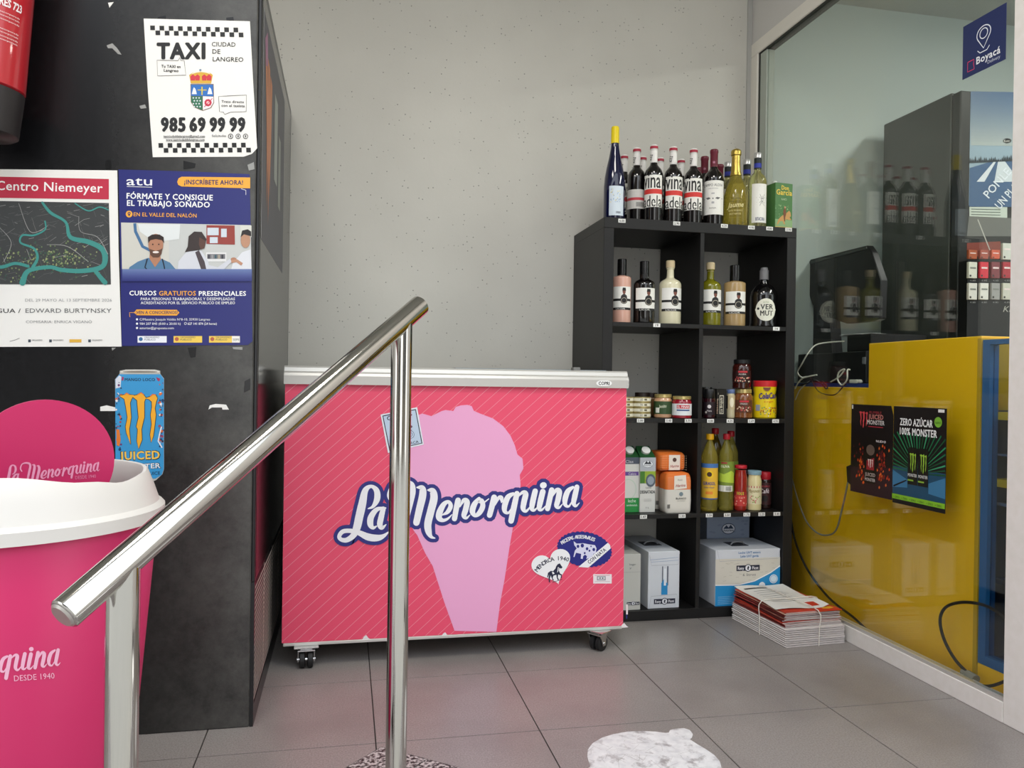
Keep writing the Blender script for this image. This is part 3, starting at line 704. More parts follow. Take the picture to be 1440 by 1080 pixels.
p.poly([(795, 490), (803, 495), (830, 503), (856, 495), (866, 488), (860, 520), (845, 538), (815, 538), (800, 522)], (98, 68, 54), 8); p.disc(830, 510, 17, (236, 224, 216), 9, 6, 12)
for x in (814, 846): p.disc(x, 468, 4, (40, 30, 28), 9, n=6)
p.line([(785, 545), (772, 590), (790, 610)], 6, (30, 36, 50), 9); p.line([(865, 545), (876, 590), (880, 625)], 6, (30, 36, 50), 9)
p.poly([(945, 640), (950, 560), (1000, 500), (1030, 490), (1075, 505), (1110, 560), (1118, 640)], (210, 212, 218), 5)
p.poly([(1000, 480), (1005, 425), (1035, 400), (1075, 402), (1100, 440), (1092, 480), (1060, 500), (1020, 505), (985, 510)], (58, 48, 46), 6); p.poly([(1062, 430), (1095, 450), (1090, 488), (1070, 496), (1060, 470)], (92, 64, 54), 7)
p.poly([(1040, 510), (1060, 500), (1090, 560), (1108, 640), (1085, 640)], (76, 66, 70), 6)
p.poly([(1100, 575), (1160, 590), (1225, 545), (1235, 560), (1170, 625), (1110, 620)], (208, 210, 216), 6); p.disc(1245, 548, 16, skin, 7, 10, 10)
p.poly([(1222, 640), (1240, 570), (1290, 510), (1336, 495), (1342, 640)], (220, 222, 226), 5); p.disc(1308, 445, 26, (186, 140, 112), 6, 42, 14); p.poly([(1282, 430), (1290, 395), (1320, 388), (1338, 400), (1338, 425), (1300, 415)], (40, 34, 34), 7)
p.line([(1232, 560), (1262, 556), (1290, 575)], 16, (190, 142, 114), 7)
for k, yy in enumerate(range(600, 664, 8)):
    t = k/8 ; p.rect(651, yy, 1342, yy+9, B((104, 122, 170), (38, 42, 112), t), 10)
p.text('CURSOS', 690, 740, 24, W_, 142, 1, 0, .045); p.text('GRATUITOS', 848, 741, 24, OR, 195, 1, 0, .03); p.text('PRESENCIALES', 1060, 742, 24, W_, 250, 1, 0, .045)
p.text('PARA PERSONAS TRABAJADORAS Y DESEMPLEADAS', 750, 766, 14, W_, 502, 1, 0, .012); p.text('ACREDITADOS POR EL SERVICIO PÚBLICO DE EMPLEO', 750, 787, 14, W_, 502, 1, 0, .012)
p.poly([(728, 815), (942, 817), (956, 832), (942, 848), (728, 846), (714, 832)], OR, 1); p.text('¡VEN A CONOCERNOS!', 724, 839, 16, '2a2a60', 222, 2, 0, .03)
p.line([(714, 832), (690, 832), (692, 856)], 3, OR, 1)
for i, (t_, y, wd) in enumerate((('C/Maestro Joaquín Valdés Nº8-10, 33930 Langreo', 874, 375), ('984 207 840 (8:00 a 20:00 h)', 897, 218), ('asturias@grupoatu.com', 920, 182))):
    p.text(t_, 744, y, 12, W_, wd, 1, 0, 0); p.disc(730, y-6, 6, W_, 1, n=8)
p.text('627 141 874 (24 horas)', 1000, 897, 12, W_, 155, 1, 0, .02); p.ring(988, 890, 6, 2, W_, 1, n=10)
for x0, x1, c in ((733, 888, 'eef0f4'), (925, 1077, 'f0cc58'), (1114, 1278, 'f0cc58')):
    p.rect(x0, 957, x1, 992, c, 1); p.disc(x0+17, 973, 11, '3a6c9a' if c[0] == 'e' else 'b86048', 2, n=8)
    p.text('ORGANISMO', x0+36, 968, 8, '404458', 80, 2); p.text('PÚBLICO', x0+36, 980, 8, '404458', 60, 2)
p.rect(1236, 957, 1278, 992, 'f2efe8', 2); p.text('SEPE', 1241, 982, 12, '606060', 34, 3)
p.build('lettering', ap, .32)
# map poster
npst = sheet('poster', 'white exhibition poster with red title band and dark river map', 'poster', unz(3.789, 0, 220, [(-640, 62), (625, 75), (632, 500), (648, 1013), (-640, 1016)]), M_PAPER)
p = Print(planeY(MY-.0014), 3.789, 0, 220)
p.poly([(-600, 95), (580, 120), (580, 229), (-600, 212)], 'bc2a44', 1); p.text('Centro Niemeyer', -22, 178, 48, 'f4f0ee', 568, 2, .024, .02)
p.poly([(-600, 226), (580, 248), (591, 682), (-600, 680)], (58, 60, 60), 1)
random.seed(3)
for k in range(330):
    x = random.uniform(-590, 560); y = random.uniform(255, 660); a = random.choice([.35, -.6, 1.2, -.2]); l = random.uniform(15, 70)
    x2 = min(578, max(-598, x+l*math.cos(a))); y2 = min(676, max(252, y+l*math.sin(a)))
    p.line([(x, y), (x2, y2)], random.uniform(1.2, 2.6), random.choice([(112, 112, 108), (92, 94, 92), (150, 150, 146), (84, 88, 86), (74, 84, 78)]), 2)
for k in range(420):
    x = random.gauss(330, 90); y = random.gauss(540, 38)
    if random.random() < .4: x = random.uniform(-200, 200); y = random.uniform(480, 670)
    if 252 < y < 672 and x < 575: p.disc(x, y, random.uniform(2, 6), random.choice([(110, 128, 84), (150, 158, 108), (78, 100, 70), (52, 84, 70)]), 3, n=5)
TE = (60, 140, 132)
for pts in ([(225, 245, 12), (270, 300, 16), (350, 350, 14), (375, 430, 22), (470, 455, 26), (540, 490, 28), (560, 540, 30), (540, 590, 26), (440, 610, 24), (330, 605, 22), (270, 590, 20), (180, 600, 22), (140, 620, 26), (120, 672, 34)],
            [(240, 345, 8), (240, 390, 8), (180, 420, 10), (120, 420, 10), (110, 460, 10), (180, 490, 12), (200, 540, 14), (175, 590, 18)],
            [(-500, 560, 14), (-300, 600, 14), (-100, 570, 16), (0, 590, 18), (80, 570, 16), (150, 585, 16)], [(400, 250, 6), (470, 290, 7), (530, 270, 7), (578, 285, 6)], [(500, 600, 20), (540, 650, 24), (560, 672, 26)]):
    p.stroke(pts, TE, 4)
for pts in ([(420, 320, 2), (430, 400, 2), (520, 430, 3), (575, 520, 3)], [(250, 470, 2), (360, 480, 3), (470, 560, 3)], [(0, 380, 2), (60, 460, 3), (20, 560, 3)], [(100, 250, 2), (160, 400, 3), (240, 380, 2)]): p.stroke(pts, (160, 160, 156), 5)
p.text('DEL 29 MAYO AL 13 SEPTIEMBRE 2026', 134, 773, 15, '9a9a9a', 462, 1); p.text('AGUA / ', -55, 833, 22, '3c3c3c', 165, 1, 0, .02); p.text('EDWARD BURTYNSKY', 136, 833, 23, '5a5a5a', 458, 1)
p.text('COMISARIA: ENRICA VIGANÒ', 138, 888, 14, '8a8a8a', 352, 1)
p.line([(52, 985), (80, 978), (104, 968)], 2, '404040', 1)
for x in (150, 262, 470): p.rect(x, 975, x+14, 990, '404a55', 1); p.text('ORGANISMO', x+20, 983, 8, '404040', 56, 1)
p.rect(370, 974, 434, 991, 'e0b040', 1)
p.build('lettering', npst)
# energy drink can sticker on the cooler side
CL = {}
cs = sheet('can_sticker', 'blue energy drink can sticker with orange claw mark on black cooler', 'sticker',
           unz(5.4, 140, 500, [(155, 115), (200, 106), (420, 106), (460, 115), (462, 140), (490, 175), (490, 860), (478, 900), (430, 945), (390, 962), (230, 965), (180, 948), (125, 880), (118, 180), (152, 140)]), mat('sticker_silver', (190, 188, 180), .4))
p = Print(planeY(MY-.0014), 5.4, 140, 500)
p.poly([(150, 142), (462, 142), (488, 178), (488, 860), (472, 905), (425, 935), (180, 935), (132, 890), (120, 860), (120, 180)], '3a96cc', 1)
p.disc(308, 124, 150, 'e8e4da', 2, 14, 24); p.disc(308, 124, 134, '8a8478', 3, 9, 24)
p.poly([(122, 180), (150, 150), (165, 160), (160, 240), (122, 250)], 'd8dce4', 2)
p.text('MANGO LOCO', 192, 193, 22, '12203a', 228, 2, 0, .03); p.poly([(430, 165), (460, 175), (455, 195), (440, 190)], 'a83058', 2); p.poly([(170, 160), (184, 165), (180, 190), (168, 188)], 'a83058', 2)
random.seed(5)
for k in range(90):
    sd = random.random() < .45; x = random.uniform(124, 165) if sd else random.uniform(448, 484); y = random.uniform(200, 720)
    p.disc(x, y, random.uniform(4, 12), random.choice(['e8e4e0', '1c3c66', '6c3a70', 'd86a30', '24344c', '9a4a60', '3e78a0']), 2, n=6)
p.poly([(128, 560), (150, 560), (160, 640), (150, 690), (130, 680)], 'e07a2c', 3); p.line([(470, 540), (455, 600), (445, 650), (475, 700)], 9, 'e8e8ec', 3)
claws = [[(148, 305), (190, 298), (205, 285), (225, 298), (262, 300), (240, 335), (232, 360), (240, 470), (232, 520), (225, 560), (236, 675), (205, 590), (198, 540), (212, 470), (198, 380), (188, 330)],
         [(245, 308), (290, 298), (315, 282), (335, 298), (352, 322), (340, 350), (340, 470), (330, 510), (318, 560), (322, 640), (296, 708), (284, 650), (290, 560), (280, 540), (296, 470), (288, 380), (285, 340), (262, 322)],
         [(345, 325), (385, 312), (405, 295), (425, 298), (440, 325), (430, 350), (420, 400), (428, 450), (415, 560), (408, 610), (392, 660), (384, 600), (396, 520), (388, 450), (398, 390), (396, 350), (375, 332)]]
for c in claws:
    cx = sum(a for a, b in c)/len(c); cy = sum(b for a, b in c)/len(c)
    p.line(c+[c[0], c[1]], 9, '1a1a22', 3); p.poly(c, 'f0ac30', 4)
    p.line([c[1], c[2], c[3]], 8, 'e87838', 5)
p.text('JUICED', 152, 796, 66, '14161e', 308, 2, -.03, .085); p.text('JUICED', 156, 792, 60, 'f2c456', 300, 3, -.03, .05)
p.text('MONSTER', 150, 870, 40, '14161e', 316, 2, -.05, .08); p.text('MONSTER', 154, 868, 36, 'eef0f2', 308, 3, -.05, .04)
p.text('+JUICE', 350, 910, 24, '12203a', 110, 2, -.06, .02); p.poly([(300, 890), (345, 888), (322, 928)], 'c83a48', 2)
p.build('printed_design', cs, .38)

# ------------------------------------------------------------------ fire extinguisher hanging on the cooler side, upper left
q = at(-30, 190, 'y', 1.93)
fe = thing('fire_extinguisher', 'red fire extinguisher with dark base hanging at the upper left edge', 'extinguisher', (q.x, q.y, q.z), rot=(0, math.radians(4), 0))
RE = .080; M_RED = mat('extinguisher_red', (176, 24, 36), .28, coat=.5)
MB().lathe([(RE*.9, .098), (RE, .105), (RE, .46), (RE*.93, .50), (RE*.7, .535), (RE*.38, .56), (.02, .575)], seg=32).build('cylinder', M_RED, fe, smooth=True)
MB().lathe([(RE*.82, 0), (RE*.93, .006), (RE*.99, .10), (RE*.9, .102)], seg=32).build('base', mat('extinguisher_base', (38, 34, 34), .45), fe, smooth=True)
MB().lathe([(.02, .57), (.02, .61), (.026, .612), (.026, .63), (.012, .635)], seg=16).box(-.01, .01, -.10, .02, .63, .645).build('valve', M_CHROME, fe, smooth=True)
MB().box(-.012, .012, RE-.004, (MY-q.y)-.001, .40, .43).build('bracket', M_BLACKP, fe)
ex = Print(lambda u, v, L: Vector(((RE+.0005+.0003*L)*math.cos(-PI/2+u/RE+.2), (RE+.0005+.0003*L)*math.sin(-PI/2+u/RE+.2), v)))
def exT(t, u, v, h, wd, b=0): 
    vs, fs = glyphs(t, b); x0 = min(a for a, _ in vs); x1 = max(a for a, _ in vs); kk = h/.69
    ex.raw([(u+(a-x0)*wd/(x1-x0), v+bb*kk) for a, bb in vs], fs, 'e8dcdc', 1)
exT('EXTINTORES 723', -.03, .265, .016, .108, .03)
for k, zz in enumerate((.30, .308, .316, .250, .243, .235, .215, .208, .200, .193)): exT('polvo abc presión incorporada', -.03, zz, .0035, .105)
for uu in (.0, .035): ex.raw([(uu, .335), (uu+.022, .335), (uu+.022, .368), (uu, .368)], [(0, 1, 2, 3)], 'e0d8d8', 1); ex.raw([(uu+.006, .342), (uu+.016, .342), (uu+.012, .36)], [(0, 1, 2)], '403838', 2)
ex.build('lettering', fe, world=False)

# ------------------------------------------------------------------ pink litter bin shaped like an ice cream cup
BD = 1.30; bc = at_d(3, 732, BD); SPX = BD/F_PX; BX, BY, BZ = bc.x, bc.y, bc.z
bn = thing('litter_bin', 'pink cup shaped litter bin with white lid and round pink sign', 'litter bin', (BX, BY, 0))
RF = 210*SPX
M_BIN = mat('bin_pink', (200, 44, 98), .38); M_LID = mat('bin_white', (216, 212, 205), .4)
body = MB().lathe([(RF*.72, 0), (RF*.745, .01), (RF*.955, BZ-.002), (RF*.93, BZ+.01)], seg=64)
body.build('cup', M_BIN, bn, smooth=True)
lid = MB(); SEG = 72
tab = [(0, 661), (20, 666), (41, 671), (60, 664), (90, 651), (120, 645), (150, 646), (180, 650), (225, 653), (270, 656), (315, 660), (360, 661)]
vr = -math.atan2(BX, BY)                      # azimuth 0 = right as seen, 90 = towards the camera
def rimz(az):
    az %= 360
    for (a, b), (c, d) in zip(tab, tab[1:]):
        if a <= az <= c:
            t = (az-a)/(c-a); t = t*t*(3-2*t); yy = b+(d-b)*t; break
    return BZ+(731-yy)*SPX
vs = []; rings = 9
for k in range(SEG):
    az = 360*k/SEG; a = math.radians(-az)+vr
    zt = rimz(az); ca, sa = math.cos(a), math.sin(a)
    for (r, z) in ((RF*.955, BZ), (RF*1.0, BZ), (RF*1.0, BZ+.019), (RF*.985, BZ+.023), (RF*.962, BZ+.026), (RF*.925, BZ+.026+.5*(zt-BZ-.026)), (RF*.888, zt-.004), (RF*.875, zt), (RF*.855, zt-.001), (RF*.845, zt-.008), (RF*.86, BZ+.02), (RF*.90, BZ+.004)):
        vs.append((r*ca, r*sa, z))
n_ = 12; fs = []
for k in range(SEG):
    k2 = (k+1) % SEG
    for i in range(n_):
        j = (i+1) % n_; fs.append((k*n_+i, k*n_+j, k2*n_+j, k2*n_+i))
lid.add(vs, fs); lid.build('lid', M_LID, bn, smooth=True)
MB().lathe([(RF*.86, BZ+.004), (RF*.86, BZ+.012)], seg=48).build('liner', mat('bin_liner_dark', (90, 30, 50), .6), bn)
dc = at_d(63, 650, BD+.02); RD = 88*(BD+.02)/F_PX
dn = Vector((CAM.x-dc.x, CAM.y-dc.y, 0)).normalized(); dn = Matrix.Rotation(.12, 3, 'Z') @ dn; dr_ = Vector((-dn.y, dn.x, 0))
ring = [dc+dr_*(RD*math.cos(t))+Vector((0, 0, RD*math.sin(t)*1.0)) for t in [2*PI*k/64 for k in range(64)]]
ring = [Vector((v.x, v.y, max(v.z, BZ+.012))) for v in ring]
MB().slab([v-dn*.007 for v in ring], dn, .014).build('sign_disc', M_BIN, bn, world=True)
def discmap(u, v, L): q = at_d(u, v, 1); d = q-CAM; t = (dc+dn*.0074-CAM).dot(dn)/d.dot(dn); return CAM+d*t+dn*(.0003*L)
p = Print(discmap)
def tf(x, y, wd):      # logo laid out in pixels, ending near x=140,y=650 on the disc
    s = .415; a = -.03
    X, Y = (x-815)*s, (y-700)*s
    return (140+X*math.cos(a)-Y*math.sin(a), 657+X*math.sin(a)+Y*math.cos(a), wd*s*.85)
logo(p, tf, 'e89ab8', 1); p.text('DESDE 1940', 106, 674, 4.6, 'dc86a8', 29, 1, -.08)
p.build('lettering', bn)
def cylmap(u, v, L):
    d = (at_d(u, v, 1)-CAM); ox, oy = CAM.x-BX, CAM.y-BY; r = RF*.955
    for _ in range(4):
        A = d.x*d.x+d.y*d.y; Bq = 2*(ox*d.x+oy*d.y); Cq = ox*ox+oy*oy-r*r; D = max(0, Bq*Bq-4*A*Cq); t = (-Bq-math.sqrt(D))/(2*A)
        z = CAM.z+d.z*t; r = RF*(.745+.21*(z-.01)/(BZ-.012))+.0006+.0003*L
    return CAM+d*t
p = Print(cylmap)
def tf2(x, y, wd):
    s = .80; a = -.02
    X, Y = (x-815)*s, (y-700)*s
    return (85+X*math.cos(a)-Y*math.sin(a), 926+X*math.sin(a)+Y*math.cos(a), wd*s*.85)
logo(p, tf2, 'f0b4cc', 1); p.text('DESDE 1940', 20, 958, 8.0, 'f0b4cc', 57, 1, -.07)
# strokes that fall beyond the silhouette collapse on its rim; drop those faces
p.build('lettering', bn)

# ------------------------------------------------------------------ steel handrail
ht, hb = at_d(590, 430, 1.53), at_d(90, 864, .90)
f1 = at_d(566, 480, 1.478); n1 = at_d(172, 850, .967)
hr = thing('handrail', 'polished steel tube handrail sloping down in front of the freezer', 'handrail', (f1.x, f1.y, 0))
RT = .0200
dirr = (ht-hb).normalized()
MB().tube([hb-dirr*.0015, hb, hb+dirr*.001, ht-dirr*.001, ht, ht+dirr*.0015], [RT-.003, RT-.0008, RT, RT, RT-.0008, RT-.003], 40).build('top_rail', M_STEEL, hr, smooth=True, world=True)
MB().tube([hb-dirr*.004, hb-dirr*.0016], [RT-.006, RT-.003], 32).build('end_cap', mat('brushed_end_cap', (200, 196, 190), .35, .9), hr, smooth=True, world=True)
def onrail(p_):
    t = ((p_.x-hb.x)*dirr.x+(p_.y-hb.y)*dirr.y)/(dirr.x**2+dirr.y**2); return hb+dirr*t
for (pt, zb, rad) in ((f1, .0008, .0196), (n1, -.17, .0196)):
    tpz = onrail(pt); pz = Vector((tpz.x, tpz.y, 0))
    MB().tube([(pz.x, pz.y, zb), (pz.x, pz.y, tpz.z-.004)], rad, 40).build('post', M_STEEL, hr, smooth=True, world=True)
    MB().lathe([(.042, zb), (.042, zb+.004), (.036, zb+.010), (.022, zb+.012)], (pz.x, pz.y, 0), 32).build('base_flange', M_STEEL, hr, smooth=True, world=True)

# ------------------------------------------------------------------ black cube shelf
SX0, SY0, SW, SH, SD = .9005, 2.7327, .765, 1.465, .386
sh = thing('shelf_unit', 'black eight compartment cube shelf with bottles and groceries against the wall', 'shelf', (SX0+SW/2, SY0+SD/2, 0))
O_ = .038; ib = .016
TOPS = [.038, .389, .740, 1.0885]
MB().box(SX0, SX0+O_, SY0, SY0+SD, O_, SH-O_).build('side_panel', M_BLK, sh, bevel=.001, world=True)
MB().box(SX0+SW-O_, SX0+SW, SY0, SY0+SD, O_, SH-O_).build('side_panel', M_BLK, sh, bevel=.001, world=True)
MB().box(SX0, SX0+SW, SY0, SY0+SD, SH-O_, SH).build('top_panel', M_BLK, sh, bevel=.001, world=True)
MB().box(SX0, SX0+SW, SY0, SY0+SD, 0, O_).build('bottom_panel', M_BLK, sh, bevel=.001, world=True)
DX = SX0+SW/2
for i, t in enumerate(TOPS):
    if i: MB().box(SX0+O_, SX0+SW-O_, SY0+.001, SY0+SD-.002, t-ib, t).build('shelf_board', M_BLK, sh, bevel=.0008, world=True)
    t2 = TOPS[i+1]-ib if i < 3 else SH-O_
    MB().box(DX-ib/2, DX+ib/2, SY0+.002, SY0+SD-.002, t, t2).build('divider', M_BLK, sh, bevel=.0008, world=True)
tags = [(874.5, 310.5, '6.00'), (951.5, 314.3, '2.90'), (1018.5, 316.5, '4.25'), (1056.5, 318.5, '4.90'), (1082, 319.5, '4.80'), (1108.8, 321, '2.90'),
        (923.5, 457, '19'), (1091.5, 459.3, '14'),
        (900.5, 591.2, '2.00'), (940.2, 591.2, '3.40'), (967.6, 591.2, '3.75'), (999, 591, '4.80'), (1026.5, 591.2, '4.25'), (1056.3, 591, '2.69'), (1090.5, 590.5, '4.95'),
        (904.7, 726.2, '1.47'), (959, 725.3, '1.50'), (997.2, 724.4, '3.59'), (1022.6, 724.2, '5.50'), (1050, 723, '1.75'), (1071, 722.3, '2.25'), (1092.3, 722.3, '3.45')]
for x, y, t in tags:
    c = at(x, y, 'y', SY0)
    zc = c.z
    for tz in TOPS[1:]:
        if abs(zc-tz) < .05: zc = tz-.008
    if c.z > 1.3: zc = min(c.z, SH-.008)
    wv = .0135
    tg = MB().box(c.x-wv, c.x+wv, SY0-.0015, SY0-.0002, zc-.0068, zc+.0068).build('price_tag', mat('tag_white', (236, 236, 232), .5), sh, world=True)
    pp = Print(lambda u, v, L: Vector((c.x+u, SY0-.0018, zc-v)))
    pp.text(t, 0, .0040, .0080, '202020', min(.019, .0055*len(t)), 1, random.uniform(-.05, .05), .03, al='c'); pp.build('price', tg)

# ------------------------------------------------------------------ bottles and jars
def prof_bordeaux(r, H): return [(r*.82, 0), (r*.97, .002), (r, .006), (r, H*.60), (r*.97, H*.64), (r*.84, H*.685), (r*.60, H*.72), (r*.42, H*.745), (r*.36, H*.78), (r*.35, H*.96), (r*.39, H*.965), (r*.39, H*.99), (r*.34, H)]
def prof_hock(r, H): return [(r*.82, 0), (r*.97, .002), (r, .006), (r, H*.36), (r*.93, H*.46), (r*.78, H*.56), (r*.56, H*.67), (r*.40, H*.77), (r*.35, H*.83), (r*.34, H*.985), (r*.30, H)]
def prof_cava(r, H): return [(r*.85, 0), (r*.98, .003), (r, .01), (r, H*.30), (r*.96, H*.40), (r*.82, H*.50), (r*.58, H*.60), (r*.42, H*.68), (r*.34, H*.76), (r*.32, H*.92), (r*.36, H*.93), (r*.36, H*.985), (r*.25, H)]
def prof_liquor(r, H): return [(r*.85, 0), (r*.97, .002), (r, .007), (r, H*.61), (r*.96, H*.645), (r*.82, H*.68), (r*.50, H*.71), (r*.36, H*.73), (r*.33, H*.75), (r*.31, H*.86), (r*.36, H*.87), (r*.36, H*.885), (r*.3, H*.89)]
def prof_jar(r, H): return [(r*.9, 0), (r*.98, .002), (r, .006), (r, H*.74), (r*.93, H*.80), (r*.86, H*.84), (r*.86, H*.90)]
SCN = lambda x, y: (x*FWD.x+y*FWD.y)/F_PX      # metres per pixel at that spot
M_DARKGL = mat('dark_bottle_glass', (14, 10, 10), .06, coat=.6)
def place(px, py, y): c = at(px, py, 'y', y); return c.x
def label(root, r, z0, z1, half, deg, draw, bg='f0efe8', nm='label', col_rough=.5):
    """wrapped paper label: half = half width angle in degrees, facing the camera plus deg"""
    x, y = root.location.x, root.location.y
    ph = math.atan2(CAM.y-y, CAM.x-x)+math.radians(deg)
    def fn(u, v, L):
        rr = r+.0005+.00022*L; a = ph+u/r; return (rr*math.cos(a), rr*math.sin(a), z1-v)
    P_ = Print(fn); hw = math.radians(half)*r; P_.step = r*.16
    if bg: P_.rect(-hw, 0, hw, z1-z0, bg, 0, n=max(14, int(half/5)))
    if draw: draw(P_, hw, z1-z0)
    return P_.build(nm, root, col_rough, world=False)
def bottle(name, lab, px, y, zb, H, wpx, prof, glass, capmat, capz=None, caps=None, group='wine bottles on top of the shelf', cat='bottle', py=300, capname='cap'):
    x = place(px, py, y); k = SCN(x, y); r = wpx*k/2
    t = thing(name, lab, cat, (x, y, zb+.0002), group=group)
    pf = prof(r, H); MB().lathe(pf, seg=28).build('body', glass, t, smooth=True)
    if caps: MB().lathe([(a, b) for a, b in caps(r, H)], seg=20).build(capname, capmat, t, smooth=True)
    return t, r
def cap_wine(r, H): return [(r*.385, H*.775), (r*.385, H*.955), (r*.42, H*.963), (r*.42, H*.992), (r*.36, H+.0015)]
def cap_screw(r, H): return [(r*.375, H*.80), (r*.375, H*.93), (r*.42, H*.935), (r*.42, H*.995), (r*.36, H+.0015)]
TZ = SH
# dark red wines with big two line label
M_CAPW = mat('white_capsule', (232, 230, 226), .4)
def ban(c, bc_): return lambda P_, hw, h: None
def adela(P_, hw, h):
    P_.text('vina', -hw*.98, h*.40, h*.37, '151515', hw*1.75, 1, 0, .018, cap=.54)
    P_.rect(-hw, h*.44, hw, h*.59, 'd83a34', 1, n=16)
    P_.text('adela', -hw*.98, h*.985, h*.37, '151515', hw*1.9, 1, 0, .012, cap=.73)
def redwine(px, y, lab, deg=0, full=True, H=.288):
    t, r = bottle('wine_bottle', lab, px, y, TZ, H, 26, prof_bordeaux, M_DARKGL, M_CAPW, caps=cap_wine, capname='capsule')
    label(t, r*.42, H*.955, H*.988, 180, 0, None, 'a8243c', 'capsule_band')
    c = label(t, r*.388, H*.79, H*.925, 70, deg*.5, lambda P_, hw, h: P_.text('adela', -hw*.55, h*.92, h*.6, '222222', hw*1.3, 1, -1.3, .02, cap=.73), 'eceae6', 'capsule_print')
    return t, r
labs = ['dark red wine bottle showing its back label, second from left in the front row', 'dark wine bottle with bold two word label, left of the three alike in front',
        'dark wine bottle with bold two word label, middle of the three alike in front', 'dark wine bottle with bold two word label, right of the three alike in front']
t, r = redwine(894.5, 2.845, labs[0], H=.288)
def backlab(P_, hw, h):
    for k in range(7): P_.line([(-hw*.85, h*(.07+.05*k)), (hw*.8, h*(.07+.05*k))], .0009, '8a8a88', 1)
    P_.rect(-hw, h*.42, hw, h*.56, 'c8404a', 1, n=14)
    for k in range(14): P_.rect(hw*(.05+.05*k), h*.66, hw*(.075+.05*k), h*.90, '303030', 1)
    for k in range(3): P_.line([(-hw*.85, h*(.68+.09*k)), (-hw*.2, h*(.68+.09*k))], .0012, '707070', 1)
label(t, r, .055, .127, 75, -4, backlab, 'd4d2cc')
protoA = None
for (px, d) in ((918.5, -6), (945.7, 18), (974.3, 2)):
    i = {918.5: 1, 945.7: 2, 974.3: 3}[px]
    t, r = redwine(px, 2.79+.004*i, labs[i], d)
    label(t, r, .053, .172, 66, d, adela); 
    if i == 1: protoA = t
for px, lb in ((877.5, 'dark wine bottle in the second row, right behind the tall blue bottle'), (903.5, 'dark wine bottle in the second row, behind the first two front wine bottles'),
               (928, 'dark wine bottle in the second row, between the left and middle bold label bottles'), (957.5, 'dark wine bottle in the second row, right of the middle bold label bottle')):
    y = 2.945; x = place(px, 260, y); dup(protoA, (x, y, TZ+.0002), lb, rotz=.05)
# maroon capsuled wines
M_MAR = mat('maroon_capsule', (104, 24, 44), .35)
t, r = bottle('wine_bottle', 'dark wine bottle with maroon capsule and plain white label, in the front row', 1003, 2.80, TZ, .291, 28, prof_bordeaux, M_DARKGL, M_MAR, caps=cap_wine, capname='capsule')
def campo(P_, hw, h):
    P_.text('CAMPO ALDEA', 0, h*.17, h*.075, '4a4a4a', hw*1.6, 1, al='c'); P_.text('CRIANZA', 0, h*.25, h*.03, '8a8a8a', hw*.8, 1, al='c')
    for s in (-1, 1): P_.poly([(s*hw*.16, h*.53), (s*hw*.30, h*.49), (s*hw*.58, h*.50), (s*hw*.40, h*.56)], '6a6a6a', 1); P_.disc(s*hw*.75, h*.53, hw*.05, '9a9a9a', 1, n=6)
    P_.disc(0, h*.53, hw*.06, '7a7a7a', 1, n=6); P_.rect(-hw*.1, h*.62, hw*.1, h*.68, 'b0b0b0', 1, n=3); P_.rect(-hw*.12, h*.36, hw*.12, h*.40, 'b8b8b8', 1, n=3); P_.text('RIOJA', 0, h*.83, h*.04, '606060', hw*.5, 1, al='c'); P_.line([(-hw*.5, h*.9), (hw*.5, h*.9)], .0006, '909090', 1)
label(t, r, .040, .168, 74, -3, campo)
cm = label(t, r*.388, H_ := .291*.80, .291*.86, 50, 0, lambda P_, hw, h: [P_.poly([(hw*.2*math.cos(a)*(2 if k % 2 else 1)*1.2, h*.5+hw*.2*math.sin(a)*(2 if k % 2 else 1)*1.2) for k, a in enumerate([PI*k/6 for k in range(12)])], 'b87890', 1)], '68182c', 'capsule_print')
protoM = t
for px, y, lb in ((990.5, 2.895, 'maroon capsuled wine bottle behind and left of the plain white label bottle'), (983, 3.05, 'maroon capsuled wine bottle at the back against the wall, mostly hidden'), (1012, 2.985, 'maroon capsuled wine bottle behind and right of the plain white label bottle')):
    x = place(px, 260, y); dup(protoM, (x, y, TZ+.0002), lb, rotz=.05)
# tall blue bottle
M_BLUEGL = mat('cobalt_bottle_glass', (12, 16, 54), .07, coat=.5)
M_YCAP = mat('yellow_capsule', (240, 214, 16), .4)
t, r = bottle('wine_bottle', 'tall slender dark blue bottle with long bright yellow capsule', 863.5, 2.80, TZ, .347, 30, prof_hock, M_BLUEGL, M_YCAP, caps=lambda r, H: [(r*.39, H*.825), (r*.385, H*.84), (r*.375, H*.985), (r*.33, H+.001)], capname='capsule')
def bluelab(P_, hw, h):
    for k in range(30): P_.disc(random.uniform(-.8, .5)*hw, random.uniform(.1, .6)*h, .0022, random.choice(['d8c878', '9ab4d0', 'e8e0b0', 'b0c4dc']), 1, n=6)
    for k in range(14): P_.rect(hw*(-.1+.045*k), h*.86, hw*(-.08+.045*k), h*.93, '505060', 1)
    for k in range(3): P_.line([(-hw*.6, h*(.70+.05*k)), (hw*.5, h*(.70+.05*k))], .0007, '7080a0', 1)
label(t, r, .014, .122, 42, 14, bluelab, 'd8e4ee')
dup(t, (place(853, 280, 2.925), 2.925, TZ+.0002), 'second dark blue bottle almost hidden behind the tall yellow capped one', rotz=.3) if False else None
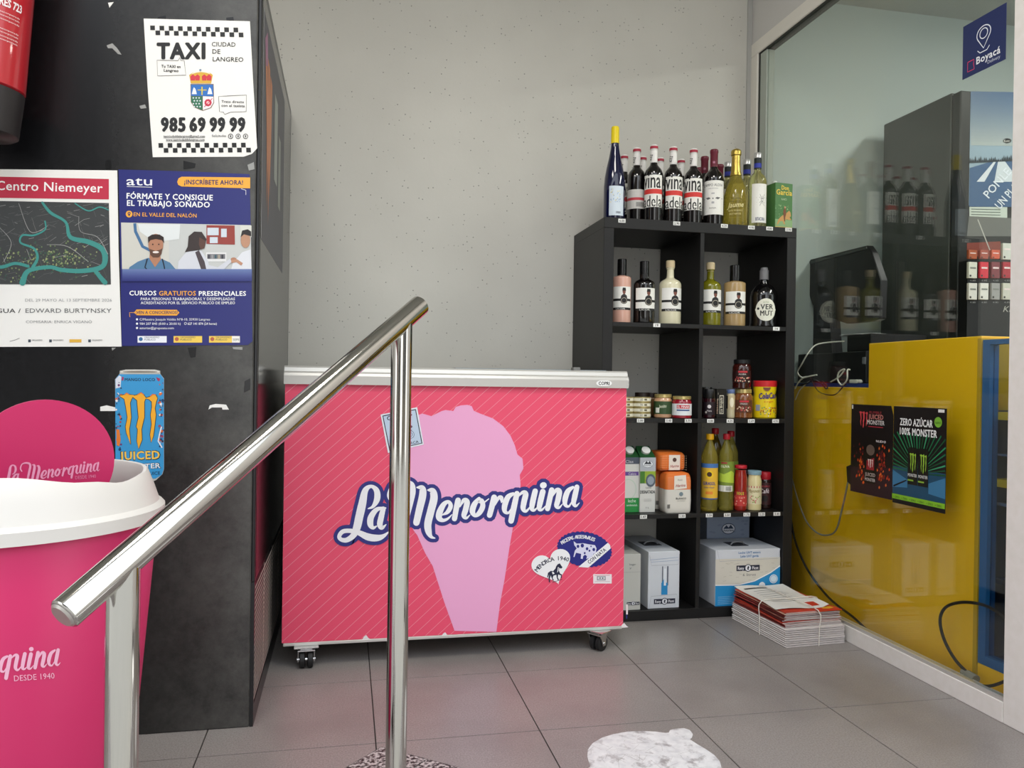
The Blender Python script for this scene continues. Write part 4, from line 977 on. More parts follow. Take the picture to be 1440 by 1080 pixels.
# gold cava
M_GOLD = mat('gold_foil', (196, 170, 84), .3, .85, bump=.6, bscale=120)
M_OLIVE = mat('olive_gold_glass', (196, 180, 84), .04, trans=.75, ior=1.35)
t, r = bottle('sparkling_wine_bottle', 'gold foiled sparkling wine bottle standing on the shelf top', 1034, 2.80, TZ, .300, 33, prof_cava, M_OLIVE, M_GOLD, caps=lambda r, H: [(r*.50, H*.665), (r*.42, H*.72), (r*.37, H*.80), (r*.36, H*.915), (r*.43, H*.925), (r*.44, H*.97), (r*.38, H*.99), (r*.2, H+.002)], capname='foil')
label(t, r, .022, .098, 55, 0, lambda P_, hw, h: (P_.text('Jaume', 0, h*.35, h*.25, 'e8dca0', hw*1.5, 1, -.05, .02, .4, al='c'), P_.text('BLANC DE BLANCS', 0, h*.55, h*.08, 'e0d498', hw*1.2, 1, al='c'), P_.text('BRUT NATURE', 0, h*.72, h*.08, 'e0d498', hw*1.0, 1, al='c'), P_.line([(-hw*.5, h*.85), (hw*.5, h*.85)], .001, 'e0d498', 1)), None)
# clear white wines
M_WHITEW = mat('white_wine_glass', (218, 214, 150), .04, trans=.85, ior=1.35)
M_SCREW = mat('silver_screw_cap', (200, 200, 198), .3, .6)
def whitew(px, y, lb, deg, H=.292, lab=True):
    t, r = bottle('wine_bottle', lb, px, y, TZ, H, 25.5, prof_bordeaux, M_WHITEW, M_SCREW, caps=cap_screw)
    label(t, r*.382, H*.79, H*.93, 180, 0, lambda P_, hw, h: P_.rect(-hw, h*.48, hw, h*.9, '2a38a0', 1, n=20), '1c2424', 'neck_sleeve')
    def wl(P_, hw, h):
        for k in range(16):
            a = 2*PI*k/16; P_.line([(hw*.25+hw*.1*math.cos(a), h*.42+hw*.1*math.sin(a)), (hw*.25+hw*(.75 if k % 2 else .5)*math.cos(a), h*.42+hw*(.75 if k % 2 else .5)*math.sin(a))], .0010, '3a3a3a', 1)
        P_.text('BITACORA', hw*.05, h*.95, h*.085, '2a2f66', hw*1.1, 1, bold=.02, al='c'); P_.line([(-hw*.1, h*.06), (hw*.5, h*.06)], .001, '808080', 1)
    if lab: label(t, r, .020, .168, 52, deg, wl)
    return t
whitew(1064.5, 2.80, 'clear white wine bottle with flower label and blue neck sleeve, front row', 18)
whitew(1049.5, 2.893, 'clear white wine bottle with blue neck, behind and right of the gold foiled one', 60)
whitew(1023, 2.905, 'blue necked wine bottle at the back, left of the gold foiled bottle', 30, .280)
# green wine carton
x = place(1096, 290, 2.80); cw, ch, cdp = .079, .178, .055
ct = thing('drink_carton', 'green wine carton with a white cap and a rider picture', 'carton', (x, 2.80, TZ+.0002), rotz=.12)
MB().box(-cw/2, cw/2, -cdp/2, cdp/2, 0, ch).build('carton', mat('carton_green', (74, 122, 66), .45), ct, bevel=.0015)
MB().lathe([(.0085, ch), (.0085, ch+.011), (.0075, ch+.012)], (-.018, .006, 0), 18).build('cap', mat('cap_white', (230, 230, 226), .4), ct, smooth=True)
P_ = Print(lambda u, v, L: Vector((u, -cdp/2-.0004-.00025*L, ch-v)))
P_.text('Don', 0.004, .026, .016, 'e8cc50', .032, 2, 0, .04, al='c'); P_.text('García', 0, .046, .020, 'e8cc50', .070, 2, 0, .05, al='c'); P_.text('BLANCO', 0, .066, .007, 'c8dcb8', .024, 2, al='c')
for k in range(50): P_.disc(random.uniform(-.038, .034), random.uniform(.085, .135), random.uniform(.001, .003), random.choice(['7aa46c', '9cc088', '5c8c54']), 1, n=5)
P_.rect(-.039, .140, .039, .168, '8cae78', 1)
P_.poly([(-.032, .158), (-.024, .140), (-.012, .128), (.004, .120), (.014, .112), (.024, .104), (.030, .112), (.032, .124), (.026, .130), (.034, .138), (.024, .140), (.012, .138), (.002, .146), (.006, .158), (0, .158), (-.006, .146), (-.018, .148), (-.028, .162)], 'c89858', 2)
P_.poly([(-.002, .126), (-.004, .108), (.002, .096), (.008, .100), (.010, .118), (.006, .132), (.006, .148), (.001, .146)], '7a4a2c', 3); P_.disc(.004, .093, .004, 'c89070', 3, n=8)
P_.rect(-.039, .168, .039, .177, 'd8b860', 2); P_.text('VINO DE MESA', 0, .175, .004, '4a5a30', .06, 3, al='c')
P_.build('printed_design', ct, .45, world=False)

# row 1: liqueurs
GL = 'liqueur bottles in the second compartments'
def facelab(P_, hw, h):
    P_.rect(-hw, h*.52, hw, h*.62, '1c1c1c', 1, n=12)
    P_.rect(-hw, h*.90, hw, h, '1c1c1c', 1, n=12)
    cx = hw*.18
    P_.poly([(cx-hw*.34, h*.55), (cx-hw*.28, h*.40), (cx-hw*.1, h*.33), (cx+hw*.1, h*.33), (cx+hw*.28, h*.40), (cx+hw*.34, h*.55)], '222222', 2)
    P_.disc(cx, h*.20, hw*.16, '7a4a3c', 2, h*.14, 12); P_.poly([(cx-hw*.18, h*.18), (cx-hw*.14, h*.05), (cx+hw*.14, h*.05), (cx+hw*.18, h*.18)], '1a1414', 3)
    P_.disc(cx, h*.60, hw*.34, '1c1c1c', 3, hw*.34, 18); P_.ring(cx, h*.60, hw*.26, hw*.04, 'b8b0a0', 4, n=16)
    P_.text('LICOR', -hw*.6, h*.99, h*.07, 'e0e0d8', hw*.9, 2)
def prof_liq2(r, H): return [(r*.85, 0), (r*.97, .002), (r, .007), (r, H*.69), (r*.97, H*.71), (r*.85, H*.725), (r*.55, H*.735), (r*.42, H*.745), (r*.40, H*.76)]
def liqueur(px, wpx, Hpx, lab_, glass, capm, deg=4, y=2.80, capf=None, pf=prof_liquor):
    x = place(px, 420, y); k = SCN(x, y); H = Hpx*k
    t, r = bottle('liqueur_bottle', lab_, px, y, TOPS[3], H, wpx, pf, glass, capm, py=420, group=GL, caps=capf or (lambda r, H: [(r*.42, H*.72), (r*.43, H*.725), (r*.43, H*.995), (r*.38, H)]))
    label(t, r, H*.20, H*.56, 62, deg, facelab)
    return t
M_CORKC = mat('cork_stopper', (206, 188, 150), .6); M_CAPB = mat('black_cap_gloss', (16, 16, 16), .25, coat=.4)
capsq = lambda r, H: [(r*.47, H*.745), (r*.48, H*.75), (r*.48, H*.995), (r*.44, H)]
corkf = lambda r, H: [(r*.33, H*.86), (r*.33, H*.885), (r*.40, H*.89), (r*.40, H*.99), (r*.35, H)]
liqueur(874, 26.5, 90, 'pink cream liqueur bottle with square black cap, left end of the row', mat('pink_cream', (216, 168, 150), .12, coat=.5), M_CAPB, pf=prof_liq2, capf=capsq)
liqueur(905.6, 30, 88, 'black liqueur bottle with pale portrait label, between pink and cream ones', M_DARKGL, M_CAPB, 14)
liqueur(942.2, 31, 90, 'ivory cream liqueur bottle with cork stopper', mat('ivory_cream', (222, 216, 184), .12, coat=.5), M_CORKC, 16, capf=corkf)
liqueur(998.5, 30, 89, 'olive green liqueur bottle with cork stopper beside the divider', mat('olive_liqueur', (118, 116, 22), .08, coat=.5), M_CORKC, 18, capf=corkf)
liqueur(1033, 30, 86, 'tan coffee cream liqueur bottle with black cap', mat('tan_cream', (176, 148, 102), .12, coat=.5), M_CAPB, 10, pf=prof_liq2, capf=capsq)
x = place(1074, 420, 2.80); k = SCN(x, 2.80); H = 84*k
t, r = bottle('vermouth_bottle', 'squat black vermouth bottle with round cream label, right end', 1074, 2.80, TOPS[3], H, 38, lambda r, H: [(r*.9, 0), (r, .004), (r, .012), (r*.97, .018), (r*.97, H*.52), (r*.9, H*.60), (r*.62, H*.69), (r*.34, H*.73), (r*.27, H*.78), (r*.27, H*.86), (r*.3, H*.87)],
              mat('black_vermouth_glass', (12, 11, 12), .05, coat=.6), mat('grey_stopper', (120, 120, 122), .35), py=420, group=GL, caps=lambda r, H: [(r*.33, H*.80), (r*.33, H*.955), (r*.27, H*.96), (r*.25, H)])
def verm(P_, hw, h):
    P_.disc(0, h*.5, hw*.98, 'e8e8d8', 1, h*.5, 28); 
    for s in (-1, 1): P_.disc(s*hw*.9, h*.5, hw*.14, 'e8e8d8', 1, n=10)
    P_.disc(-hw*.72, h*.45, hw*.12, '202020', 2, n=10); P_.text('VER', hw*.08, h*.48, h*.22, '3a3a34', hw*1.15, 2, 0, .05, al='c'); P_.text('MUT', hw*.06, h*.76, h*.22, '3a3a34', hw*1.15, 2, 0, .05, al='c'); P_.text('EXTRA', 0, h*.2, h*.06, '8a9a60', hw*.5, 2, al='c')
xx, yy = t.location.x, t.location.y; ph = math.atan2(CAM.y-yy, CAM.x-xx)+.18; r2 = r*.97
P_ = Print(lambda u, v, L: ((r2+.0006+.0002*L)*math.cos(ph+u/r2), (r2+.0006+.0002*L)*math.sin(ph+u/r2), .108-v)); P_.step = .005; verm(P_, .040, .086); P_.build('label', t, .5, world=False)

# row 2: tins and jars
def jar(name, lab_, px, y, zb, wpx, Hpx, glass, lidm, lidh=.16, group=None, pf=prof_jar, py=570, cat='jar', lidr=.95):
    x = place(px, py, y); k = SCN(x, y); H = Hpx*k; r = wpx*k/2
    t = thing(name, lab_, cat, (x, y, zb+.0002), group=group)
    MB().lathe([(a, min(b, H*(1-lidh)+.002)) for a, b in pf(r, H)], seg=26).build('body', glass, t, smooth=True)
    MB().lathe([(r*lidr*.97, H*(1-lidh)), (r*lidr, H*(1-lidh)+.001), (r*lidr, H-.0015), (r*lidr*.95, H)], seg=26).build('lid', lidm, t, smooth=True)
    return t, r, H
GJ = 'jars and tins on the middle shelf'
M_TIN = mat('gold_tin', (206, 192, 140), .3, .7); M_BRLID = mat('dark_lid', (36, 26, 22), .4)
z2 = TOPS[2]
def tin(px, y, k_, lb):
    x = place(px, 575, y); s = SCN(x, y); r = 13*s; h = 7.2*s
    t = thing('tin_can', lb, 'tin', (x, y, z2+.0002+k_*(h+.0003)), group='flat tins stacked beside the freezer')
    MB().lathe([(r*.96, 0), (r, .001), (r, .003), (r*.975, .0038), (r*.975, h-.0038), (r, h-.003), (r, h-.001), (r*.96, h)], seg=26).build('body', M_TIN, t, smooth=True)
    label(t, r*.976, .0042, h-.0042, 120, 0, lambda P_, hw, hh: (P_.text('PATÉ', -hw*.05, hh*.85, hh*.7, '3a3428', hw*.12, 1), P_.rect(hw*.15, hh*.2, hw*.3, hh*.8, '6a6448', 1, n=4)), 'e6e2cc')
    return r, h
for k_ in range(4):
    pos = ('bottom', 'second lowest', 'third', 'top')[k_]
    r_, h_ = tin(902.0, 2.79, k_, 'pale gold flat tin, %s of the stack right of the freezer corner' % pos)
for k_ in range(4):
    pos = ('bottom', 'second lowest', 'third', 'top')[k_]
    tin(878, 2.80, k_, 'pale gold flat tin, %s of the stack half hidden by the freezer' % pos)
t, r, H = jar('jar', 'small jar with dark brown lid standing behind the flat tins', 903, 2.87, z2, 22, 34, mat('brown_jar', (110, 80, 50), .1), M_BRLID, .2, GJ)
jar('jar', 'small dark lidded jar behind, between the tins and the green jar', 915, 2.91, z2, 20, 33, mat('brown_jar'), M_BRLID, .2, GJ)
M_GLID = mat('gold_lid', (200, 182, 120), .3, .6)
t, r, H = jar('jar', 'jar with gold lid and dark green label', 932.3, 2.80, z2, 25.5, 33, mat('peach_jar', (206, 160, 124), .1, coat=.5), M_GLID, .15, GJ)
label(t, r, H*.16, H*.70, 110, 0, lambda P_, hw, h: (P_.text('bonito', 0, h*.5, h*.25, 'd8dcc0', hw*.4, 1, -.1, .02, .3, al='c'), P_.rect(-hw*.45, h*.5, -hw*.2, h*.9, 'e4e4dc', 1, n=4)), '38502e')
t, r, H = jar('jar', 'jar with gold lid and red and white label', 958.8, 2.765, z2, 27, 31, mat('beet_jar', (150, 28, 44), .1, coat=.5), M_GLID, .15, GJ)
label(t, r, H*.14, H*.66, 100, 0, lambda P_, hw, h: (P_.rect(-hw*.3, h*.1, hw*.5, h*.42, 'c8303c', 1, n=8), P_.text('EL PINAR', hw*.1, h*.36, h*.2, 'f4ecec', hw*.7, 2, 0, .03, al='c'), P_.rect(-hw*.3, h*.5, hw*.5, h*.62, '30508a', 1, n=6), P_.line([(-hw*.2, h*.8), (hw*.4, h*.8)], .0012, '606870', 1)), 'e6eaec')
M_DRK = mat('dark_jar_glass', (48, 14, 24), .08, coat=.5)
t, r, H = jar('jar', 'small dark jam jar with black lid beside the shelf divider', 997.5, 2.765, z2, 16.5, 41, M_DRK, M_BLACKP, .34, GJ)
label(t, r, H*.12, H*.56, 90, 0, lambda P_, hw, h: (P_.disc(0, h*.35, hw*.2, 'd8d0d0', 1, n=10), P_.text('Mora', 0, h*.75, h*.14, 'd8d0d0', hw*.5, 1, al='c'), P_.disc(-hw*.35, h*.8, hw*.12, 'b8b0a8', 1, n=7)), '241820')
t, r, H = jar('jar', 'second black lidded dark jar behind the first, near the divider', 993, 2.87, z2, 17, 42, M_DRK, M_BLACKP, .34, GJ)
def boxed(name, lab_, cat, px0, px1, y, zb, Hpx, dep, m, draw, group=None, rot=0, py=570, bev=.001):
    xa, xb = place(px0, py, y), place(px1, py, y); k = SCN((xa+xb)/2, y); H = Hpx*k; wd = xb-xa
    t = thing(name, lab_, cat, ((xa+xb)/2, y+dep/2, zb+.0002), rotz=rot, group=group)
    MB().box(-wd/2, wd/2, -dep/2, dep/2, 0, H).build('box', m, t, bevel=bev)
    P_ = Print(lambda u, v, L: Vector((-wd/2+u, -dep/2-.0004-.00022*L, H-v))); draw(P_, wd, H); P_.build('printed_design', t, .5, world=False)
    return t, wd, H
def d1(P_, w_, h):
    P_.rect(w_*.30, h*.22, w_*.72, h*.86, 'dcd6c4', 1); P_.rect(w_*.34, h*.25, w_*.68, h*.83, '24221e', 2); P_.text('La Brujula', w_*.58, h*.80, w_*.24, 'e4dec8', h*.5, 3, -PI/2, .03); P_.text('MEJILLON', w_*.14, h*.85, w_*.12, 'c8a890', h*.5, 1, -PI/2, .03)
    for yy in (.1, .3): P_.text('1', w_*.14, h*(yy+.1), w_*.2, 'd0c8b8', None, 1)
boxed('food_box', 'black upright carton with cream vertical oval lettering', 'box', 1007.5, 1021.5, 2.785, z2, 41, .06, mat('black_carton', (24, 23, 21), .4), d1, GJ)
t, r, H = jar('jar', 'small jar of white asparagus with blue lid between black carton and brown jar', 1027.5, 2.80, z2, 11.5, 40, mat('asparagus_jar', (206, 196, 160), .12, coat=.4), mat('blue_lid', (96, 116, 160), .4), .14, GJ)
label(t, r, H*.3, H*.8, 80, 0, lambda P_, hw, h: (P_.rect(-hw, h*.05, -hw*.5, h*.95, '2a2822', 1, n=3), P_.disc(hw*.2, h*.5, hw*.35, 'f0e8cc', 1, h*.35, 12)), 'c8b890')
M_BEAN = mat('brown_beans', (128, 76, 40), .1, coat=.5, vary=.25, vscale=120); M_BEAN2 = mat('dark_beans', (58, 20, 16), .1, coat=.5, vary=.25, vscale=120)
def beanjar(px, y, zb, m, lb, c1, word, lidm, py):
    x = place(px, py, y); k = SCN(x, y); r = 13*k; H = 41*k
    t = thing('jar', lb, 'jar', (x, y, zb+.0002), group=GJ)
    MB().lathe([(r*.9, 0), (r, .003), (r*.98, H*.12), (r*1.0, H*.5), (r*.98, H*.74), (r*.88, H*.82), (r*.80, H*.85)], seg=24, flute=lambda kk, z: .0 if kk % 2 else .03*(1 if .02 < z < .09 else 0)).build('body', m, t, smooth=True)
    MB().lathe([(r*.84, H*.85), (r*.87, H*.86), (r*.87, H*.985), (r*.8, H)], seg=24).build('lid', lidm, t, smooth=True)
    label(t, r*1.02, H*.2, H*.62, 62, 4, lambda P_, hw, h: (P_.rect(-hw*.4, h*.04, hw*.5, h*.18, 'c8343c', 1, n=5), P_.text(word, 0, h*.36, h*.12, 'ece4dc', hw*.7, 1, al='c'), [P_.disc(random.uniform(-.7, .8)*hw, h*random.uniform(.55, .9), .0028, random.choice(['e0d0b8', 'c06a58', 'd8a888', 'b84848']), 2, n=6) for _ in range(26)]), c1)
    return t, r, H
tb, rb, Hb = beanjar(1045, 2.80, z2, M_BEAN, 'brown chickpea jar under the darker jar', '5c3420', 'GARBANZO', mat('gold_lid'), 565)
beanjar(1043, 2.80, z2+Hb+.0004, M_BEAN2, 'dark red bean jar standing on the brown chickpea jar', '2c1210', 'ALUBIA', M_BLACKP, 525)
# cocoa tub
x = place(1075, 565, 2.80); k = SCN(x, 2.80); H = 52.5*k; r = 16.5*k
t = thing('cocoa_tub', 'yellow cocoa powder tub with a red lid, right end of the middle shelf', 'tub', (x, 2.80, z2+.0002), group=GJ)
MB().lathe([(r*.9, 0), (r*.98, .004), (r*1.0, H*.2), (r*.97, H*.55), (r*.90, H*.66), (r*.97, H*.76), (r*.97, H*.84)], seg=28).build('body', mat('cocoa_yellow', (232, 204, 20), .35), t, smooth=True)
MB().lathe([(r*.99, H*.84), (r*1.0, H*.85), (r*1.0, H*.985), (r*.94, H)], seg=28).build('lid', mat('cocoa_red', (206, 38, 44), .35), t, smooth=True)
P_ = Print(lambda u, v, L: ((r*.985+.0012+.0003*L+(.0 if v < .06 else .0005))*math.cos(ph2+u/r), (r*.985+.0012+.0003*L)*math.sin(ph2+u/r), H-v)) if False else None
ph2 = math.atan2(CAM.y-2.80, CAM.x-x)
P_ = Print(lambda u, v, L: ((r*1.0+.0006+.0003*L)*math.cos(ph2+.1+u/r), (r*1.0+.0006+.0003*L)*math.sin(ph2+.1+u/r), H-v))
hh = H
P_.text('ColaCao', 0.010, hh*.47, hh*.15, '3a2a78', r*1.5, 2, -.06, .05, .2, al='c'); P_.text('el original', .012, hh*.57, hh*.05, 'c86020', r*.8, 2, -.06, al='c')
P_.disc(.004, hh*.18, r*.3, '6a3018', 1, hh*.09, 14, 180, 360)
P_.rect(-r*.85, hh*.64, -r*.45, hh*.80, '9aa0ac', 1, n=3)
for k in range(40): P_.disc(random.uniform(-.4, 1.1)*r, hh*random.uniform(.70, .94), .0026, random.choice(['c86a28', 'b83c30', 'e8e0c0', '6aa060', '8a4a24']), 1, n=6)
P_.build('label', t, .4, world=False)

# row 3
z3 = TOPS[1]; GG = 'groceries on the lower shelf'
def carton(px, y, lb, draw, m, rot=0, Hpx=80):
    x = place(px, 670, y); k = SCN(x, y); wd = 23*k; H = Hpx*k; dep = .068
    t = thing('milk_carton', lb, 'carton', (x, y+dep/2, z3+.0002), rotz=rot, group=GG)
    MB().box(-wd/2, wd/2, -dep/2, dep/2, 0, H).build('carton', m, t, bevel=.001)
    tp_ = MB(); tp_.add([(-wd/2, -dep/2, H), (wd/2, -dep/2, H), (wd/2, dep/2, H), (-wd/2, dep/2, H), (-wd/2+.004, dep/2-.008, H+.038), (wd/2-.004, dep/2-.008, H+.038)],
                        [(0, 1, 5, 4), (1, 2, 5), (2, 3, 4, 5), (3, 0, 4), (0, 3, 2, 1)]); tp_.build('sloped_top', mat('carton_dark_green', (34, 84, 44), .45), t)
    nrm = Vector((0, -.72, .7)).normalized(); c0 = Vector((0, -.004, H+.018))
    MB().tube([c0, c0+nrm*.003, c0+nrm*.013, c0+nrm*.014], [.016, .0165, .0165, .0145], 24).build('cap', mat('cap_white'), t, smooth=True)
    P_ = Print(lambda u, v, L: Vector((-wd/2+u, -dep/2-.0004-.00022*L, H-v))); draw(P_, wd, H); P_.build('printed_design', t, .5, world=False)
def dA(P_, w_, h):
    P_.rect(0, 0, w_, h*.12, '505866', 1); P_.text('Clas', w_*.1, h*.1, h*.05, 'd8d8e0', w_*.5, 2)
    P_.rect(w_*.05, h*.26, w_*.95, h*.33, '6a4a98', 1); P_.text('Calcio', w_*.3, h*.32, h*.045, 'eeeeee', w_*.5, 2); P_.ring(w_*.3, h*.58, w_*.5, w_*.05, 'c8d8c8', 1, h*.18); P_.rect(0, h*.74, w_, h, '2c9848', 2)
    P_.text('leche', w_*.3, h*.82, h*.06, 'eef4ee', w_*.5, 3); P_.text('semidesnatada', w_*.2, h*.89, h*.04, 'eef4ee', w_*.7, 3)
def dB(P_, w_, h):
    P_.rect(0, 0, w_, h*.24, 'b8bcc4', 1); P_.disc(w_*.48, h*.12, w_*.36, 'e8ecf0', 2, h*.07); P_.ring(w_*.48, h*.12, w_*.34, w_*.02, '30343c', 3, h*.065); P_.poly([(w_*.25, h*.12), (w_*.4, h*.06), (w_*.5, h*.10), (w_*.6, h*.06), (w_*.72, h*.12)], '30343c', 3); P_.text('Asturiana', w_*.48, h*.155, h*.03, '30343c', w_*.5, 3, al='c')
    P_.rect(0, h*.25, w_, h*.47, '9ab43c', 1); P_.rect(0, h*.25, w_*.3, h*.47, '4a8030', 2); P_.disc(w_*.68, h*.42, w_*.32, '5a6470', 3, h*.12, 12); P_.disc(w_*.68, h*.42, w_*.22, '98a4b0', 4, h*.08, 12)
    P_.text('Leche', w_*.55, h*.565, h*.03, '505050', w_*.35, 2, al='c'); P_.text('DESNATADA', w_*.5, h*.655, h*.055, '303030', w_*.94, 2, 0, .04, al='c')
    for k in range(3): P_.line([(w_*.25, h*(.76+.02*k)), (w_*.75, h*(.76+.02*k))], .0008, 'a0a0a0', 2)
    P_.text('1 L', w_*.5, h*.93, h*.03, '404040', w_*.2, 2, al='c')
carton(888, 2.79, 'milk carton with green base half hidden behind the freezer', dA, mat('carton_white', (222, 222, 216), .5), 0, 77)
carton(911, 2.78, 'white milk carton with green top beside the flour bags', dB, mat('carton_white'), 0, 77)
# flour bags
M_FLW = mat('flour_paper', (222, 218, 208), .7, bump=.3, bscale=25); M_FLO = mat('flour_orange', (228, 118, 44), .65, bump=.3, bscale=25)
def flour(name_loc, rot, lb, lying=False, wd=.1025, H=.150, dep=.075):
    t = thing('flour_bag', lb, 'flour bag', name_loc, rotz=rot, group=GG)
    bm = MB()
    def rbox(x0, x1, y0, y1, z0, z1, top=0):
        pts = []; rr = .012
        for (cx, cy, a0) in ((x1-rr, y1-rr, 0), (x0+rr, y1-rr, 90), (x0+rr, y0+rr, 180), (x1-rr, y0+rr, 270)):
            for k in range(4): a = math.radians(a0+30*k); pts.append((cx+rr*math.cos(a), cy+rr*math.sin(a)))
        return pts
    base = rbox(-wd/2, wd/2, -dep/2, dep/2, 0, H)
    lev = [(0, .93), (.006, .99), (.02, 1.0), (H*.3, 1.02), (H*.58, 1.0), (H*.585, 1.0), (H*.8, 1.0), (H*.9, .97), (H*.97, .86), (H, .62)]
    n = len(base); vs = [(x*s, y*s*(1 if z < H*.9 else .9), z) for z, s in lev for x, y in base]; fs = []
    b = MB(); b.add(vs, [])
    for i in range(len(lev)-1):
        for k in range(n): b.f.append((i*n+k, i*n+(k+1) % n, (i+1)*n+(k+1) % n, (i+1)*n+k)); b.m.append(0 if lev[i][0] < H*.58 and not lying else 1)
    b.f.append(tuple(range(n-1, -1, -1))); b.m.append(1 if lying else 0); b.f.append(tuple((len(lev)-1)*n+k for k in range(n))); b.m.append(1)
    if lying: b.xf(Matrix.Translation((0, 0, dep/2)) @ Matrix.Rotation(PI/2, 4, 'X') @ Matrix.Translation((0, 0, -H/2)))
    b.build('bag', [M_FLW, M_FLO], t, smooth=True)
    P_ = Print(lambda u, v, L: Vector((u, -dep/2*1.02-.0007-.00025*L, H-v))) if not lying else Print(lambda u, v, L: Vector((u, -H*.5-.0008-.00025*L, dep-v)))
    if not lying:
        for i in range(16):
            for j in range(9):
                P_.disc(-wd/2+.009+i*(wd-.018)/15, H*.12+j*H*.034, .0013, 'f8d8b8', 0, n=4)
        P_.poly([(-.020, H*.08), (.026, H*.06), (.030, H*.39), (-.020, H*.42)], 'ece4d8', 1); P_.text('Harina', .005, H*.35, H*.07, 'a83c34', .038, 2, -.06, .03, .3, al='c'); P_.text('DULCE', .003, H*.2, H*.04, '505050', .018, 2, al='c')
        P_.text('BLANCO', .008, H*.66, H*.045, '3a3a3a', .040, 2, 0, .03, al='c'); P_.disc(.008, H*.53, .008, '7a8a90', 2, n=10); P_.text('DE TRIGO', .008, H*.71, H*.02, '606060', .03, 2, al='c')
        for i in range(8): P_.rect(-.046+i*.0014, H*.78, -.0452+i*.0014, H*.88, '404040', 2)
    else:
        P_.rect(-.018, .008, .026, dep-.006, 'ece0d4', 1); P_.disc(.004, .026, .008, '5a3c34', 2, n=12); P_.text('Harina', .004, dep-.016, .010, 'a83c34', .034, 2, -.06, .03, .3, al='c')
        for i in range(14):
            for j in range(7):
                xx = -.050+i*.0077
                if xx < -.019 or xx > .027: P_.disc(xx, .012+j*.0085, .0013, 'f8d8b8', 1, n=4)
    P_.build('printed_design', t, .6, world=False); return t
xf_ = place(955.2, 690, 2.745)
flour((xf_, 2.785, z3+.0002), .0, 'orange and white flour bag standing in front, below the lying one')
flour((place(937, 690, 2.85), 2.878, z3+.0002), .0, 'orange and white flour bag standing behind the front bag')
flour((place(947, 650, 2.775), 2.845, z3+.1508), 0, 'orange patterned flour bag lying on top of the two standing bags', True, .104, .14, .070)
# oil bottles
M_OILS = mat('sunflower_oil', (222, 204, 96), .04, trans=.8, ior=1.3); M_OILO = mat('olive_oil', (206, 196, 96), .04, trans=.8, ior=1.3)
M_CAPR = mat('red_cap', (190, 34, 48), .35); M_CAPY = mat('yellow_cap', (240, 180, 30), .35)
def oil(px, y, lb, m, capm, wpx, Hpx, lab_, bgc, z0, z1, deg=0):
    x = place(px, 670, y); k = SCN(x, y); r = wpx*k/2; H = Hpx*k
    t = thing('oil_bottle', lb, 'bottle', (x, y, z3+.0002), group='oil bottles beside the divider')
    pf = [(r*.85, 0), (r*.98, .004), (r, .01), (r*.97, H*.06), (r, H*.08), (r*.97, H*.12), (r*.99, H*.15), (r*.99, H*.60), (r*.96, H*.62), (r*1.0, H*.64), (r*.96, H*.67), (r*.98, H*.70), (r*.85, H*.76), (r*.60, H*.83), (r*.38, H*.89), (r*.30, H*.92), (r*.3, H*.94)]
    MB().lathe(pf, seg=28).build('body', m, t, smooth=True)
    MB().lathe([(r*.46, H*.925), (r*.48, H*.93), (r*.48, H*.99), (r*.42, H)], seg=20).build('cap', capm, t, smooth=True)
    label(t, r, H*z0, H*z1, 80, deg, lab_, bgc); return t
def sunl(P_, hw, h):
    P_.rect(-hw, 0, hw, h*.12, '4a78b8', 1, n=12); P_.rect(-hw, h*.97, hw, h, '3a60a8', 1, n=12)
    cx = 0; cy = h*.30; R_ = hw*.42
    P_.poly([(cx+R_*(1.0 if k % 2 else .66)*math.cos(2*PI*k/36), cy+R_*(1.0 if k % 2 else .66)*math.sin(2*PI*k/36)) for k in range(36)], 'f4cc20', 2); P_.disc(cx, cy, R_*.5, '4a2c18', 3, n=16)
    P_.text('GIRASOL', 0, h*.60, h*.09, '30408a', hw*1.1, 2, 0, .04, al='c'); P_.text('aceite refinado', 0, h*.69, h*.05, '30408a', hw*.9, 2, al='c'); P_.rect(-hw*.3, h*.78, hw*.3, h*.86, 'e88a30', 2, n=4)
oil(997.6, 2.79, 'sunflower oil bottle with yellow cap and sunflower label', M_OILS, M_CAPY, 23, 108, sunl, 'e8b83c', .16, .62)
def olil(P_, hw, h):
    P_.rect(-hw*.5, h*.02, hw*.1, h*.07, 'a83038', 2, n=3); P_.poly([(-hw, h*.35), (-hw*.2, h*.42), (hw*.5, h*.30), (hw, h*.40), (hw, h*.72), (-hw, h*.66)], 'b8d048', 1)
    P_.text('OLIVA', -hw*.1, h*.2, h*.08, 'e8ecd0', hw*.8, 2, 0, .03, al='c'); P_.rect(-hw, h*.80, hw*.7, h, 'e8e8e0', 1, n=8)
    for k in range(12): P_.rect(hw*(.0+.045*k), h*.83, hw*(.02+.045*k), h*.97, '404040', 2)
oil(1021, 2.80, 'olive oil bottle with red cap and green label', M_OILO, M_CAPR, 21, 107, olil, '7a9038', .25, .64)
oil(1005, 2.885, 'dark olive oil bottle with red cap, behind the sunflower oil', mat('dark_olive_oil', (84, 70, 20), .06, coat=.4), M_CAPR, 21, 110, None, '5a3024', .2, .6)
oil(1027, 2.895, 'oil bottle with red cap hidden behind the olive oil', M_OILO, M_CAPR, 21, 105, None, '7a9038', .2, .6)
t, r, H = jar('jar', 'tall jar of tomato sauce with red lid', 1041.2, 2.79, z3, 17.6, 63, mat('tomato_glass', (150, 34, 26), .1, coat=.5, vary=.2, vscale=60), mat('red_cap'), .07, GG, py=690)
